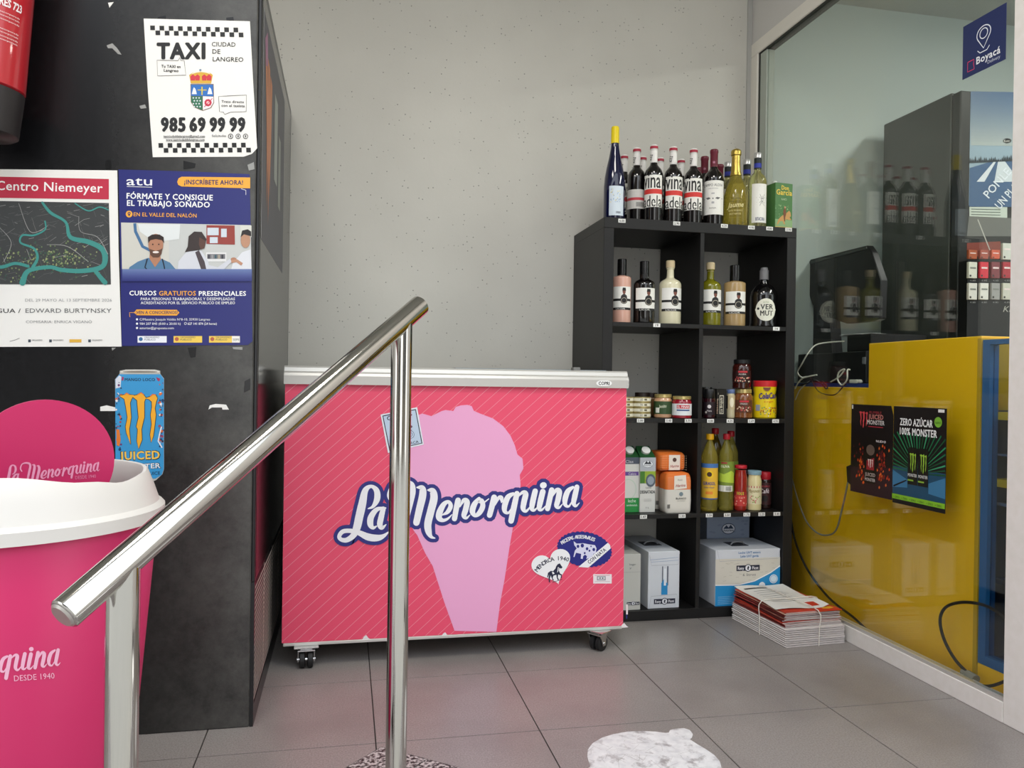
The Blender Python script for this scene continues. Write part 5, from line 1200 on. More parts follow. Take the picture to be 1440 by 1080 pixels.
label(t, r, H*.10, H*.42, 88, 0, lambda P_, hw, h: (P_.rect(-hw, 0, hw, h*.25, '4a1418', 1, n=8), P_.text('SOLIS', 0, h*.2, h*.18, 'd8d040', hw*.7, 2, 0, .04, al='c'), [P_.disc(random.uniform(-.9, .9)*hw, h*random.uniform(.35, .95), .003, random.choice(['e87860', 'd84a3c', 'f0b0a0']), 2, n=6) for _ in range(20)]), 'c83c38')
t, r, H = jar('jar', 'mayonnaise jar with pale blue lid', 1060.6, 2.79, z3, 20, 55, mat('mayonnaise', (226, 214, 160), .15, coat=.4), mat('pale_blue_lid', (140, 176, 190), .4), .10, GG, py=690)
label(t, r, H*.16, H*.62, 88, 0, lambda P_, hw, h: (P_.rect(-hw, 0, hw, h*.10, 'b83440', 1, n=8), P_.text('Mayonesa', 0, h*.35, h*.18, '8a7a30', hw*1.0, 1, -.06, .02, .3, al='c'), [P_.disc(random.uniform(-.4, .6)*hw, h*random.uniform(.5, .95), .0028, random.choice(['d88a8a', 'e8e0c0', '9ab060', 'c86060']), 1, n=6) for _ in range(16)]), 'e4dcb4')
t, r, H = jar('jar', 'instant coffee jar with red lid at the right end of the lower shelf', 1075.5, 2.818, z3, 17, 51, mat('coffee_glass', (40, 22, 18), .1, coat=.5), mat('red_lid', (176, 28, 40), .4), .2, GG, py=690)
label(t, r, H*.12, H*.72, 85, 0, lambda P_, hw, h: (P_.text('Café', 0, h*.48, h*.2, 'e8dcdc', hw*1.0, 1, -.1, .02, .3, al='c'), P_.text('SOLUBLE', 0, h*.2, h*.08, 'd04050', hw*1.1, 1, al='c'), P_.disc(0, h*.72, hw*.35, '14100e', 1, n=10)), '3c1c1c')

# row 4: milk crates of cardboard
z4_ = TOPS[0]
def crest(P_, cx, cy, w_):
    P_.rect(cx-w_/2, cy-w_*.11, cx+w_/2, cy+w_*.11, '23283c', 3); P_.disc(cx, cy, w_*.15, '23283c', 3, n=16); P_.disc(cx, cy, w_*.12, 'e8eaf0', 4, n=16); P_.poly([(cx-w_*.04, cy+w_*.06), (cx-w_*.03, cy-w_*.04), (cx+w_*.02, cy-w_*.09), (cx+w_*.05, cy-w_*.02), (cx+w_*.02, cy+w_*.02), (cx+w_*.05, cy+w_*.08)], '23283c', 5)
    P_.text('Reny', cx-w_*.44, cy+w_*.06, w_*.12, 'f0f0f4', w_*.26, 5, 0, .03); P_.text('Picot', cx+w_*.18, cy+w_*.06, w_*.12, 'f0f0f4', w_*.26, 5, 0, .03)
M_CARD = mat('white_cardboard', (214, 218, 224), .6, vary=.03)
def crate(px0, px1, y, Hpx, dep, lb, draw, zb=z4_, m=M_CARD, handle=True, py=810):
    t, wd, H = boxed('milk_crate', lb, 'box', px0, px1, y, zb, Hpx, dep, m, draw, 'cardboard milk packs in the bottom compartments', 0, py, .0015)
    if handle:
        MB().tube([(-.028, -.02, H+.0012), (-.020, -.02, H+.010), (0, -.02, H+.013), (.020, -.02, H+.010), (.028, -.02, H+.0012)], .0035, 8).build('handle', mat('grey_handle', (120, 122, 126), .5), t, smooth=True)
        MB().prism([(-.035, -.045), (.035, -.045), (.035, .03), (-.035, .03)], 'z', H, H+.0012).build('handle_cutout', mat('cutout_dark', (60, 62, 68), .7), t)
    return t
def side_(P_, w_, h):
    P_.line([(w_*.05, h*.14), (w_*.95, h*.11)], .0012, '90a8c8', 1); P_.line([(w_*.08, h*.18), (w_*.95, h*.16)], .0012, '90a8c8', 1)
    P_.line([(w_*.04, h*.06), (w_*.10, h*.24), (w_*.95, h*.235), (w_*.99, h*.05)], .0012, 'a8acb4', 1)
    P_.rect(w_*.44, h*.26, w_*.47, h*.60, '5a6070', 1); P_.rect(w_*.60, h*.26, w_*.64, h*.60, '5a6070', 1); P_.rect(w_*.42, h*.55, w_*.62, h*.76, '2a8cc8', 2); P_.rect(w_*.50, h*.30, w_*.57, h*.60, 'e8eef4', 2); P_.poly([(w_*.42, h*.56), (w_*.5, h*.48), (w_*.5, h*.56)], '2a8cc8', 2)
    P_.line([(w_*.04, h*.98), (w_*.10, h*.78), (w_*.92, h*.76), (w_*.98, h*.96)], .0012, 'a8acb4', 1); crest(P_, w_*.53, h*.875, w_*.68)
crate(911.5, 955.5, 2.75, 80, .30, 'white milk pack in the bottom left compartment, narrow end forward', side_)
def side2(P_, w_, h):
    P_.text('hogar', w_*.45, h*.2, h*.035, '505860', w_*.3, 1); P_.text('y', w_*.45, h*.26, h*.03, '505860', w_*.1, 1); P_.line([(0, h*.32), (w_, h*.32)], .001, 'a0a0a0', 1); crest(P_, w_*.65, h*.88, w_*.62)
crate(872, 901, 2.745, 79, .30, 'grey white milk pack in the bottom compartment, cut by the freezer edge', side2, handle=False, m=mat('grey_cardboard', (196, 196, 190), .6))
def big_(P_, w_, h):
    P_.poly([(0, h*.16), (w_, h*.16), (w_, h*.36), (w_*.8, h*.52), (w_*.45, h*.62), (0, h*.62)], 'd6d2c6', 1)
    for k in range(30):
        x_ = random.uniform(.03, .9)*w_; y_ = random.uniform(.22, .56)*h; P_.line([(x_, y_), (x_+.012, y_+random.uniform(-.003, .003))], .0008, 'a8a498', 2)
    P_.poly([(0, h*.63), (w_*.35, h*.64), (w_*.6, h*.58), (w_*.85, h*.44), (w_, h*.32), (w_, h), (0, h)], '2490cc', 3)
    P_.line([(0, h*.625), (w_*.35, h*.635), (w_*.6, h*.575), (w_*.85, h*.435), (w_, h*.315)], .004, 'f4f4f4', 4)
    P_.text('Leche UHT entera', w_*.52, h*.075, h*.04, '3078b0', w_*.34, 2, 0, .02, al='c'); P_.text('Leite UHT gorda', w_*.52, h*.14, h*.04, '3078b0', w_*.28, 2, 0, .02, al='c')
    P_.line([(w_*.02, 0), (w_*.06, h*.20), (w_*.97, h*.18), (w_, 0)], .0012, 'a8acb4', 2)
    crest(P_, w_*.5, h*.335, w_*.36); P_.text('6 litros', w_*.52, h*.48, h*.05, '707070', w_*.2, 2, al='c')
    P_.disc(w_*.90, h*.55, w_*.065, 'd8e8f4', 5, n=18); P_.ring(w_*.90, h*.55, w_*.05, .0012, '4a90c0', 6, n=16)
    P_.text('Leche', w_*.52, h*.80, h*.12, 'e8f2f8', w_*.28, 5, -.15, .04, .2, al='c'); P_.disc(w_*.72, h*.66, w_*.05, 'f0f4f8', 5, n=12)
    for k in range(5): P_.line([(w_*.04, h*(.84+.03*k)), (w_*.32, h*(.835+.03*k))], .0009, 'b8dcf0', 5)
crate(1006, 1096.5, 2.745, 78, .21, 'large white and blue milk pack in the bottom right compartment', big_)
def ast_(P_, w_, h):
    P_.disc(w_*.5, h*.18, w_*.16, '30405a', 2, h*.075, 24); P_.disc(w_*.5, h*.18, w_*.145, 'dfe4ec', 3, h*.065, 24); P_.poly([(w_*.38, h*.18), (w_*.45, h*.13), (w_*.5, h*.165), (w_*.55, h*.125), (w_*.62, h*.18)], '30405a', 4); P_.text('Asturiana', w_*.5, h*.215, h*.03, '30405a', w_*.24, 4, 0, .03, al='c')
    for k in range(14): P_.disc(random.uniform(.05, .95)*w_, random.uniform(.05, .28)*h, .008, '8a98b0', 1, .004, 8)
    P_.line([(w_*.2, h*.34), (w_*.8, h*.34)], .002, '30405a', 3)
crate(994, 1054, 2.965, 104, .13, 'blue grey milk pack standing behind the large milk pack', ast_, m=mat('bluegrey_cardboard', (150, 164, 186), .6), handle=False, py=750)

# ------------------------------------------------------------------ tied bundle of magazines on the floor
mg = thing('magazine_bundle', 'tied stack of folded leaflets lying on the floor by the glass', 'magazines', (1.533, 2.547, 0), rotz=.062)
M_PG = mat('magazine_pages', (196, 188, 186), .7, vary=.06, vscale=60); M_PGW = mat('magazine_white', (226, 220, 216), .6)
covs = [mat('cover_a', (196, 66, 48), .5, vary=.25, vscale=30), mat('cover_b', (150, 60, 56), .5, vary=.3, vscale=40), mat('cover_c', (204, 150, 130), .5, vary=.3, vscale=35), mat('cover_d', (96, 44, 44), .5, vary=.3, vscale=30), M_PGW]
w2, d2 = .114, .166; z = .0005; random.seed(11)
for k in range(24):
    low = k < 9; th = .0070 if low else .0032
    jx, jy, ja = (random.uniform(-.001, .001), random.uniform(-.002, .002), random.uniform(-.006, .006)) if low else (random.uniform(-.004, .002)-.002, random.uniform(.000, .010), random.uniform(-.03, .03))
    if not low: jx += .002
    m = MB(); b = MB(); ww, dd = (w2, d2) if low else (w2-.004-.0004*(k-9), d2-.008)
    # folded spine on the left side: rounded, with the sheet edges open on the other three
    pr_ = [(-ww, z+th*.45), (-ww+.0016, z+th*.72), (ww, z+th*.80), (ww, z+th*.06), (-ww+.0016, z+th*.06)]
    m.prism(pr_, 'y', -dd, dd)
    m.m[1:1] = []
    cov = M_PGW if low else covs[random.randrange(4)]
    m.m = [0, 0]+[1, 0, 0, 0, 1] if len(m.f) == 7 else m.m
    # any face whose centre is on the spine or cover side takes the cover colour
    for fi, f in enumerate(m.f):
        cx = sum(m.v[i][0] for i in f)/len(f); cy = sum(m.v[i][1] for i in f)/len(f); cz = sum(m.v[i][2] for i in f)/len(f)
        m.m[fi] = 1 if (cx < -ww+.002 or abs(cz-(z+th*.76)) < th*.05) and abs(cy) < dd*.9 else 0
    o = m.xf(Matrix.Translation((jx, jy, 0)) @ Matrix.Rotation(ja, 4, 'Z')).build('magazine', [M_PG, cov], mg)
    z += th
ztop = z
lf = Print(lambda u, v, L: Vector((u, v, ztop+.0022+.0003*L)))
M_LEAF = M_PAPER
lv = MB(); nx, ny = 8, 10
gx = [[(-w2+.006+(2*w2-.03)*i/nx, -d2+.045+(2*d2-.03)*j/ny) for i in range(nx+1)] for j in range(ny+1)]
vs = [(x, y, ztop+.001+.004*(.5+.5*math.sin(x*40+y*22))+(.008 if i == nx and j < 4 else 0)) for j, row in enumerate(gx) for i, (x, y) in enumerate(row)]
lv.add(vs, [(j*(nx+1)+i, j*(nx+1)+i+1, (j+1)*(nx+1)+i+1, (j+1)*(nx+1)+i) for j in range(ny) for i in range(nx)])
lv.xf(Matrix.Rotation(-.08, 4, 'Z')).build('loose_leaflet', M_LEAF, mg, smooth=True)
lp = Print(lambda u, v, L: Vector((u*math.cos(-.08)-v*math.sin(-.08), u*math.sin(-.08)+v*math.cos(-.08), ztop+.0016+.004*(.5+.5*math.sin(u*40+v*22))+.0003*L)))
for k in range(7): lp.rect(-.07, .10-.022*k, .02+.012*(k % 3), .103-.022*k, '8a8a8a', 1, n=10)
lp.rect(-.09, .13, .0, .142, '303030', 1, n=10); lp.rect(.03, -.1, .09, -.06, 'c83828', 1, n=8)
lp.build('leaflet_print', mg, world=False)
MB().prism([(.012, -d2+.004), (w2-.004, -d2+.008), (w2-.008, -d2+.060), (.03, -d2+.055)], 'z', ztop, ztop+.0012).build('red_flyer', mat('flyer_red', (206, 56, 30), .5), mg)
fp = Print(lambda u, v, L: Vector((u, -d2+.02+v, ztop+.0016+.0003*L))); fp.poly([(.05, .01), (.07, .004), (.095, .012), (.092, .030), (.07, .034), (.052, .026)], 'f0b030', 1); fp.build('flyer_print', mg, world=False)
for pts in ([(-w2-.003, -.02, .0), (-w2-.004, -.02, ztop*.5), (-w2+.002, -.02, ztop+.005), (0, -.02, ztop+.008), (w2-.004, -.02, ztop+.005), (w2+.002, -.02, ztop*.5), (w2+.002, -.02, 0)],
            [(.012, -d2-.003, .0), (.012, -d2-.004, ztop*.5), (.012, -d2+.004, ztop+.005), (.004, 0, ztop+.009), (.0, d2, ztop+.005), (.0, d2+.003, ztop*.5), (0, d2+.003, 0)]):
    MB().tube(spline(pts, 4), .0018, 6).build('strap', mat('strap_white', (222, 216, 206), .5), mg, smooth=True)

# ------------------------------------------------------------------ worn white decal on the floor
dl = unz(4.5, 780, 840, [(225, 1075), (207, 1010), (210, 965), (240, 925), (300, 890), (370, 868), (460, 852), (560, 848), (640, 852), (700, 860), (722, 858), (730, 842), (765, 833), (820, 830), (855, 842), (875, 868), (868, 890), (855, 900), (900, 930), (960, 965), (1010, 1000), (1045, 1040), (1056, 1080)])
dp = [at(x, y, 'z', .0) for x, y in dl]
dpts = [(v.x, v.y) for v in dp]; c0 = Vector((.66, 1.70))
dpts += [(c0.x+.2*math.cos(a), c0.y+.2*math.sin(a)) for a in [math.radians(d_) for d_ in (-20, -50, -80, -110, -140, -165)]]
M_DEC = speckle('worn_white_decal', (222, 222, 222), (208, 208, 210), (232, 232, 232), 40, .55, .8, .05, (22, .53, .66, (160, 156, 156)))
t = thing('floor_decal', 'worn round white sticker on the grey floor tiles', 'decal', (.66, 1.72, 0))
MB().prism(dpts, 'z', .0002, .0009).build('sticker', M_DEC, t, world=True)
# scratches as print
sc_ = Print(lambda u, v, L: Vector((u, v, .0011+.0001*L))); random.seed(21)
for k in range(70):
    a = random.uniform(0, 2*PI); rr = random.uniform(0, .14); x_ = .67+rr*math.cos(a); y_ = 1.72+rr*math.sin(a); b_ = random.uniform(0, PI); l_ = random.uniform(.01, .05)
    sc_.line([(x_, y_), (x_+l_*math.cos(b_), y_+l_*math.sin(b_))], .0006, random.choice(['9a9690', 'b4b0ac', '8a8682']), 0)
sc_.build('scratch_marks', t)

# ------------------------------------------------------------------ on and behind the glass
def glassmap(y0, z1, off=.0012): return lambda u, v, L: Vector((GX+.010-off-.0003*L, y0-u, z1-v))
def gsheet(name, lb, cat, y0, z1, w_, h, m, pts=None):
    t = thing(name, lb, cat, (GX+.008, y0-w_/2, z1-h))
    pts = pts or [(0, 0), (w_, 0), (w_, h), (0, h)]
    MB().slab([(GX+.0097, y0-u, z1-v) for u, v in pts], (-1, 0, 0), .0008).build('sheet', m, t, world=True); return t
# glass face is at GX+.010; recompute the sheet positions there
def gat(px, py): return at(px, py, 'x', GX+.010)
a0 = gat(1198, 568); a1 = gat(1257.5, 571); a2 = gat(1332, 571.5); b2 = gat(1332, 717)
PH = a1.z-gat(1258, 704).z
t = gsheet('poster', 'dark energy drink poster with red claw mark taped to the glass', 'poster', a0.y, a0.z, a0.y-a1.y-.002, PH, mat('poster_black', (22, 18, 20), .3), [(0, 0), ((a0.y-a1.y)*.94, 0), (a0.y-a1.y-.002, PH*.10), (a0.y-a1.y-.002, PH), (0, PH), (0, PH*.93), (-.018, PH*.90), (-.024, PH*.73), (0, PH*.70)])
pw = a0.y-a1.y; p = Print(glassmap(a0.y, a0.z))
def sx_(v): return v*pw
random.seed(4)
for k in range(150):
    x_ = random.gauss(.5, .20); y_ = random.gauss(.66, .12)
    if abs(x_-.5) < .12: x_ += .18*(1 if x_ > .5 else -1)
    if .03 < x_ < .97 and .4 < y_ < .9: p.poly([(sx_(x_), PH*y_), (sx_(x_+.02), PH*(y_-.02)), (sx_(x_+.035), PH*(y_+.005)), (sx_(x_+.01), PH*(y_+.02))], random.choice(['c8401c', '8c2418', 'e06a28', '6a1c1c', '4a1a22']), 1)
p.poly([(0, PH*.72), (pw*.99, PH*.66), (pw*.99, PH), (0, PH)], '2c1822', 0)
def claw_mark(P_, x0, y0, w_, h_, c, L):
    for cl_ in claws: P_.poly([(x0+(a-148)/292*w_, y0+(b-282)/426*h_) for a, b in cl_], c, L)
claw_mark(p, sx_(.19), PH*.075, sx_(.22), PH*.19, 'd84a50', 2)
p.text('RUMBLE', sx_(.45), PH*.095, .008, 'a83c44', pw*.28, 2); p.text('JUICED', sx_(.43), PH*.155, .015, 'c88078', pw*.34, 2, 0, .05); p.text('MONSTER', sx_(.40), PH*.215, .014, 'e0dcd8', pw*.40, 2, 0, .03); p.line([(sx_(.43), PH*.24), (sx_(.77), PH*.24)], .003, 'a83040', 2)
p.text('NUEVO', sx_(.62), PH*.405, .007, 'e8e0e0', pw*.22, 3, 0, .04)
p.poly([(sx_(.35), PH*.39), (sx_(.36), PH*.37), (sx_(.62), PH*.37), (sx_(.63), PH*.39), (sx_(.63), PH*.84), (sx_(.60), PH*.87), (sx_(.38), PH*.87), (sx_(.35), PH*.84)], '151212', 2)
p.disc(sx_(.49), PH*.50, pw*.10, '6a5a50', 3, PH*.06, 14); p.poly([(sx_(.40), PH*.62), (sx_(.58), PH*.58), (sx_(.58), PH*.72), (sx_(.40), PH*.72)], '9a2430', 3)
claw_mark(p, sx_(.42), PH*.60, sx_(.14), PH*.10, 'e8d8d0', 4)
p.text('JUICED', sx_(.37), PH*.79, .011, 'b8a8a0', pw*.24, 4, 0, .04); p.text('MONSTER', sx_(.37), PH*.845, .010, 'd8d0cc', pw*.24, 4, 0, .02)
p.rect(sx_(.02), .003, sx_(.05), .016, 'e8e8e4', 3); p.build('printed_design', t, .3)
pw2 = a1.y-a2.y
t = gsheet('poster', 'black and green energy drink poster taped right of the dark red one', 'poster', a1.y, a1.z, pw2, PH+.006, mat('poster_black'))
p = Print(glassmap(a1.y, a1.z)); PH2 = PH+.006
def X(v): return v*pw2
p.poly([(0, PH2*.62), (X(1), PH2*.62), (X(1), PH2*.92), (0, PH2*.92)], '1c4a66', 1)
p.poly([(0, PH2*.66), (X(.3), PH2*.74), (X(.3), PH2*.82), (0, PH2*.84)], '3a78a0', 2); p.poly([(X(1), PH2*.66), (X(.7), PH2*.74), (X(.7), PH2*.84), (X(1), PH2*.86)], '3a78a0', 2)
for k in range(26):
    a = PI*(.02+.96*k/25); c_, s_ = math.cos(a), math.sin(a); cx, cy = X(.5), PH2*.66
    L1 = min((X(.5))/max(.05, abs(c_)), PH2*.40/max(.05, s_)) ; q0 = .015
    p.line([(cx+c_*q0, cy-s_*q0, .001), (cx+c_*L1*.99, cy-s_*L1*.99, .005)], 1, random.choice(['1c6a44', '2c8a58', '14502f', '3a9a6a']), 3)
for x_ in (.40, .60):
    p.poly([(X(x_-.095), PH2*.42), (X(x_-.07), PH2*.405), (X(x_+.07), PH2*.405), (X(x_+.095), PH2*.42), (X(x_+.095), PH2*.78), (X(x_-.095), PH2*.78)], '10130f', 4)
    claw_mark(p, X(x_-.065), PH2*.46, X(.13), PH2*.20, '9ac83c', 5)
    p.text('MONSTER', X(x_-.085), PH2*.70, .009, 'd8dcd8', X(.17), 5, 0, .03); p.rect(X(x_-.09), PH2*.73, X(x_+.02), PH2*.745, '8ab83a', 5)
p.text('ZERO AZÚCAR', X(.14), PH2*.19, .021, 'eef0ee', X(.62), 4, 0, .045); p.text('100% MONSTER', X(.14), PH2*.285, .021, 'eef0ee', X(.70), 4, 0, .045)
p.disc(X(.86), PH2*.135, X(.068), '7cb83c', 4); p.text('NUEVO', X(.86), PH2*.15, .006, '20401c', X(.1), 5, al='c')
p.poly([(0, PH2*.905), (X(1), PH2*.905), (X(1), PH2*.955), (0, PH2*.955)], '84c02c', 4)
for k in range(6): p.text('+ ZERO', X(.03+.16*k), PH2*.945, .006, '20401c', X(.12), 5)
p.rect(X(.86), .003, X(.97), .012, 'e8e8e4', 5); p.poly([(X(.02), PH2*.82), (X(.28), PH2*.74), (X(.29), PH2*.75), (X(.03), PH2*.835)], '0c1418', 4); p.build('printed_design', t, .3)
# courier sign
s0 = gat(1355, 38); s1 = gat(1416, 3); sh_ = s0.z-gat(1355, 112).z; sw_ = s0.y-s1.y
t = gsheet('shop_sign', 'square dark blue courier sign stuck high on the glass', 'sign', s0.y, s0.z, sw_, sh_, mat('sign_navy', (34, 46, 92), .35))
p = Print(glassmap(s0.y, s0.z)); u_ = sw_
p.line([(u_*(.5+.16*math.cos(a)), sh_*(.33-.14*math.sin(a))) for a in [math.radians(x_) for x_ in range(-30, 211, 15)]]+[(u_*.5, sh_*.60), (u_*(.5+.16*math.cos(math.radians(-30))), sh_*(.33+.07))], .0028, 'e8ecf4', 1)
p.ring(u_*.5, sh_*.33, u_*.09, .0025, 'e8ecf4', 1); p.line([(u_*.36, sh_*.60), (u_*.42, sh_*.66), (u_*.58, sh_*.66), (u_*.64, sh_*.60)], .0025, 'e8ecf4', 1)
p.text('Boyacá', u_*.34, sh_*.84, sh_*.13, 'f0f2f6', u_*.54, 1, 0, .04); p.text('Delivery', u_*.60, sh_*.93, sh_*.06, 'd0d6e4', u_*.28, 1)
p.line([(u_*.13, sh_*.72), (u_*.28, sh_*.72), (u_*.27, sh_*.80), (u_*.29, sh_*.90), (u_*.13, sh_*.90), (u_*.13, sh_*.72)], .0022, 'd8406a', 1)
p.build('lettering', t, .35)

# yellow counter
YX = 1.775
c1 = at(1222, 483, 'x', YX); c2 = at(1380, 473, 'x', YX); c3 = at(1200, 540, 'x', YX)
yc = thing('shop_counter', 'glossy yellow shop counter standing behind the glass partition', 'counter', (YX+.25, 2.5, -.01))
MB().box(YX, YX+.46, c2.y, c1.y, -.01, c1.z).build('tall_panel', M_YEL, yc, bevel=.002, world=True)
MB().box(YX+.006, YX+.46, c1.y+.001, WY-.12, -.01, c3.z-.012).build('low_panel', M_YEL, yc, bevel=.002, world=True)
MB().box(YX+.010, YX+.465, c1.y+.001, WY-.12, c3.z-.012, c3.z+.002).build('worktop', mat('blue_worktop', (30, 56, 120), .4), yc, world=True)
MB().box(YX-.003, YX+.46, c2.y-.004, c2.y+.010, -.01, c2.z-.006).build('corner_strip', mat('yellow_edge', (196, 158, 10), .4), yc, world=True)
# blue framed snack display
D1 = at(1380, 480, 'x', YX).y-.006; D0 = 1.30
sd = thing('display_cabinet', 'blue framed glass snack display beside the white jamb', 'cabinet', (YX+.2, 1.6, -.01))
zb = at(1372, 930, 'x', YX).z; zt = at(1384, 478, 'x', YX).z
bf = .026
MB().box(YX, YX+.03, D1-bf, D1, zb, zt).box(YX, YX+.03, D0, D1-bf, zb, zb+bf).box(YX, YX+.03, D0, D1-bf, zt-.014, zt).box(YX, YX+.03, D0, D0+bf, zb+bf, zt-.014).build('frame', M_BLUE, sd, world=True)
MB().box(YX, YX+.45, D0, D1, -.01, zb-.001).build('base', M_YEL, sd, world=True)
MB().box(YX+.44, YX+.45, D0, D1, zb, zt).box(YX+.03, YX+.44, D1-.012, D1, zb, zt-.2).box(YX+.03, YX+.44, D0, D0+.01, zb, zt).build('back_panel', mat('dark_blue_panel', (28, 38, 66), .5), sd, world=True)
MB().box(YX+.012, YX+.016, D0+bf, D1-bf, zb+bf, zt-.014).build('glass_front', M_GLASS2, sd, world=True)
shz = [at(1400, y_, 'x', YX+.03).z for y_ in (590, 684, 832)]
for z_ in shz[:2]:
    MB().box(YX+.03, YX+.44, D0+.012, D1-.014, z_, z_+.022).build('shelf', M_YEL, sd, world=True)
MB().box(YX+.03, YX+.44, D0+.012, D1-.014, zb, zb+.02).build('shelf', mat('dark_blue_panel'), sd, world=True)
midz = at(1400, 637, 'x', YX+.04).z
MB().box(YX+.035, YX+.44, D0+.012, D1-.014, midz-.006, midz).build('shelf', mat('steel_shelf', (150, 160, 190), .25, .6), sd, world=True)
def pillow(name, lb, loc, w_, h, th, m, draw=None, rot=PI/2*-1, lean=.12, cat='snack bag'):
    t = thing(name, lb, cat, loc, rot=(lean, 0, rot), group='snack bags in the display')
    n = 9; b = MB(); vs = []
    for side_n in (-1, 1):
        for j in range(n+1):
            for i in range(n+1):
                u, v = i/n, j/n; q = (1-(2*u-1)**4)*(1-(2*v-1)**4)
                vs.append((-w_/2+w_*u, side_n*(th/2*q+.0002)+.0015*math.sin(9*u+7*v), h*v))
    fs = []
    for s_i in range(2):
        o_ = s_i*(n+1)**2
        for j in range(n):
            for i in range(n):
                f = (o_+j*(n+1)+i, o_+j*(n+1)+i+1, o_+(j+1)*(n+1)+i+1, o_+(j+1)*(n+1)+i); fs.append(f if s_i == 0 else f[::-1])
    b.add(vs, fs).build('bag', m, t, smooth=True)
    if draw:
        P_ = Print(lambda u, v, L: Vector((-w_/2+u, -(th/2*(1-(2*u/w_-1)**4)*(1-(2*(1-v/h)-1)**4))-.0016-.0004*L-.001, h-v))); draw(P_, w_, h); P_.build('printed_design', t, .4, world=False)
    return t
M_FOIL = mat('silver_foil', (120, 118, 112), .22, .7, bump=.8, bscale=40)
bx = YX+.105
def bag_at(px, z0, y_off=0): return (bx, at(px, 600, 'x', bx).y, z0)
pillow('snack_bag', 'red and white snack bag on the top shelf of the display', (bx, 1.83, shz[0]+.022+.0005), .17, .09, .05, mat('bag_red', (170, 40, 36), .35, bump=.6, bscale=30, vary=.3, vscale=25), lambda P_, w_, h: (P_.poly([(w_*.2, h*.15), (w_*.5, h*.1), (w_*.62, h*.3), (w_*.3, h*.42)], 'dcd8d4', 1), P_.poly([(w_*.55, h*.6), (w_*.85, h*.5), (w_*.9, h*.8), (w_*.6, h*.85)], 'c8a8a0', 1)))
pillow('snack_bag', 'silver foil snack bag on the steel shelf of the display', (bx, 1.83, midz+.0005), .17, .050, .05, M_FOIL)
pillow('snack_bag', 'crumpled foil bag between steel and yellow shelves of the display', (bx, 1.83, shz[1]+.0225), .17, .058, .05, mat('dark_foil', (84, 80, 74), .22, .7, bump=.8, bscale=40))
pillow('snack_bag', 'blue snack bag with yellow top and white lettering in the display', (bx+.02, 1.815, .33), .17, .18, .06, mat('bag_blue', (40, 110, 170), .35, bump=.3, bscale=30), lambda P_, w_, h: (P_.rect(w_*.25, h*.02, w_*.98, h*.24, 'd8cc50', 1, n=6), P_.poly([(w_*.3, h*.24), (w_*.95, h*.22), (w_*.9, h*.5), (w_*.4, h*.5)], '8a2c28', 2), P_.poly([(w_*.4, h*.46), (w_, h*.40), (w_, h*.68), (w_*.42, h*.72)], 'e8ecf0', 3), P_.text('PHO', w_*.48, h*.66, h*.17, '1c2c58', w_*.5, 4, -.1, .06)))
MB().box(YX+.04, YX+.44, D0+.012, D1-.014, .315, .329).build('shelf', mat('dark_blue_panel'), sd, world=True)
pillow('snack_bag', 'dark red printed snack bag near the middle of the display', (bx+.02, 1.82, .546), .17, .040, .04, mat('bag_maroon', (110, 40, 30), .35, bump=.5, bscale=30, vary=.3, vscale=25))
MB().box(YX+.04, YX+.44, D0+.012, D1-.014, .536, .5445).build('shelf', mat('steel_shelf'), sd, world=True)
pillow('snack_bag', 'white bulging bag at the bottom of the display', (bx+.04, 1.70, zb+.0205), .22, .21, .09, mat('bag_white', (190, 190, 186), .45, bump=.6, bscale=20))

# tall dark fridge behind
fr = thing('tall_fridge', 'tall dark grey fridge with snowy road picture behind the glass', 'fridge', (2.5, 2.82, -.01))
k1 = at(1243, 175, 'z', 2.0); k2 = at(1352, 124, 'z', 2.0)
RX, RY0, RY1 = 2.26, k2.y, 3.04
M_FR = mat('fridge_grey', (66, 70, 66), .4)
MB().box(RX, RX+.62, RY0+.05, RY1, -.01, 2.0).build('body', M_FR, fr, bevel=.003, world=True)
MB().box(RX+.004, RX+.616, RY0+.006, RY0+.048, -.01, 1.995).build('door', mat('fridge_dark', (36, 38, 36), .35), fr, bevel=.004, world=True)
def frm(u, v, L): q_ = at(u, v, 'y', RY0+.0055-.0004*L); return q_
p = Print(frm, 3.6, 1040, 0)
p.poly([(1170, 462), (1560, 470), (1560, 1050), (1160, 1040)], (140, 162, 176), 1)
for k in range(18): p.poly([(1170, 462+k*15), (1560, 470+k*15), (1560, 488+k*15), (1170, 480+k*15)], B((74, 98, 128), (158, 168, 168), k/17), 2)
p.poly([(1166, 850), (1300, 810), (1560, 800), (1560, 1050), (1162, 1046)], (62, 92, 128), 3)
p.poly([(1200, 920), (1290, 815), (1300, 815), (1240, 920)], (206, 214, 220), 4); p.poly([(1290, 920), (1310, 810), (1340, 812), (1420, 920)], (196, 206, 212), 4)
random.seed(9)
for k in range(40): x_ = 1168+k*9; hh_ = random.uniform(18, 40)+max(0, (k-18))*2; p.poly([(x_-6, 825-(k*.4)), (x_, 825-hh_), (x_+6, 825-(k*.4))], (40, 52, 60), 5)
p.text('PONLE', 1262, 1005, 40, 'd8e0e8', 175, 6, -.85, .02); p.text('UN PLAN', 1320, 1060, 40, 'd8e0e8', 175, 6, -.85, .02)
p.disc(1356, 712, 20, '24282a', 6, 12); p.text('Estr', 1340, 718, 10, 'd8d8d0', 30, 7)
p.build('door_picture', fr, .35)
p = Print(frm, 4.235, 1100, 200)
p.poly([(1115, 385), (1340, 385), (1340, 455), (1115, 440)], (190, 200, 190), 1)
for k in range(3): p.line([(1125, 398+k*16), (1300, 402+k*16)], 5, (90, 104, 96), 2)
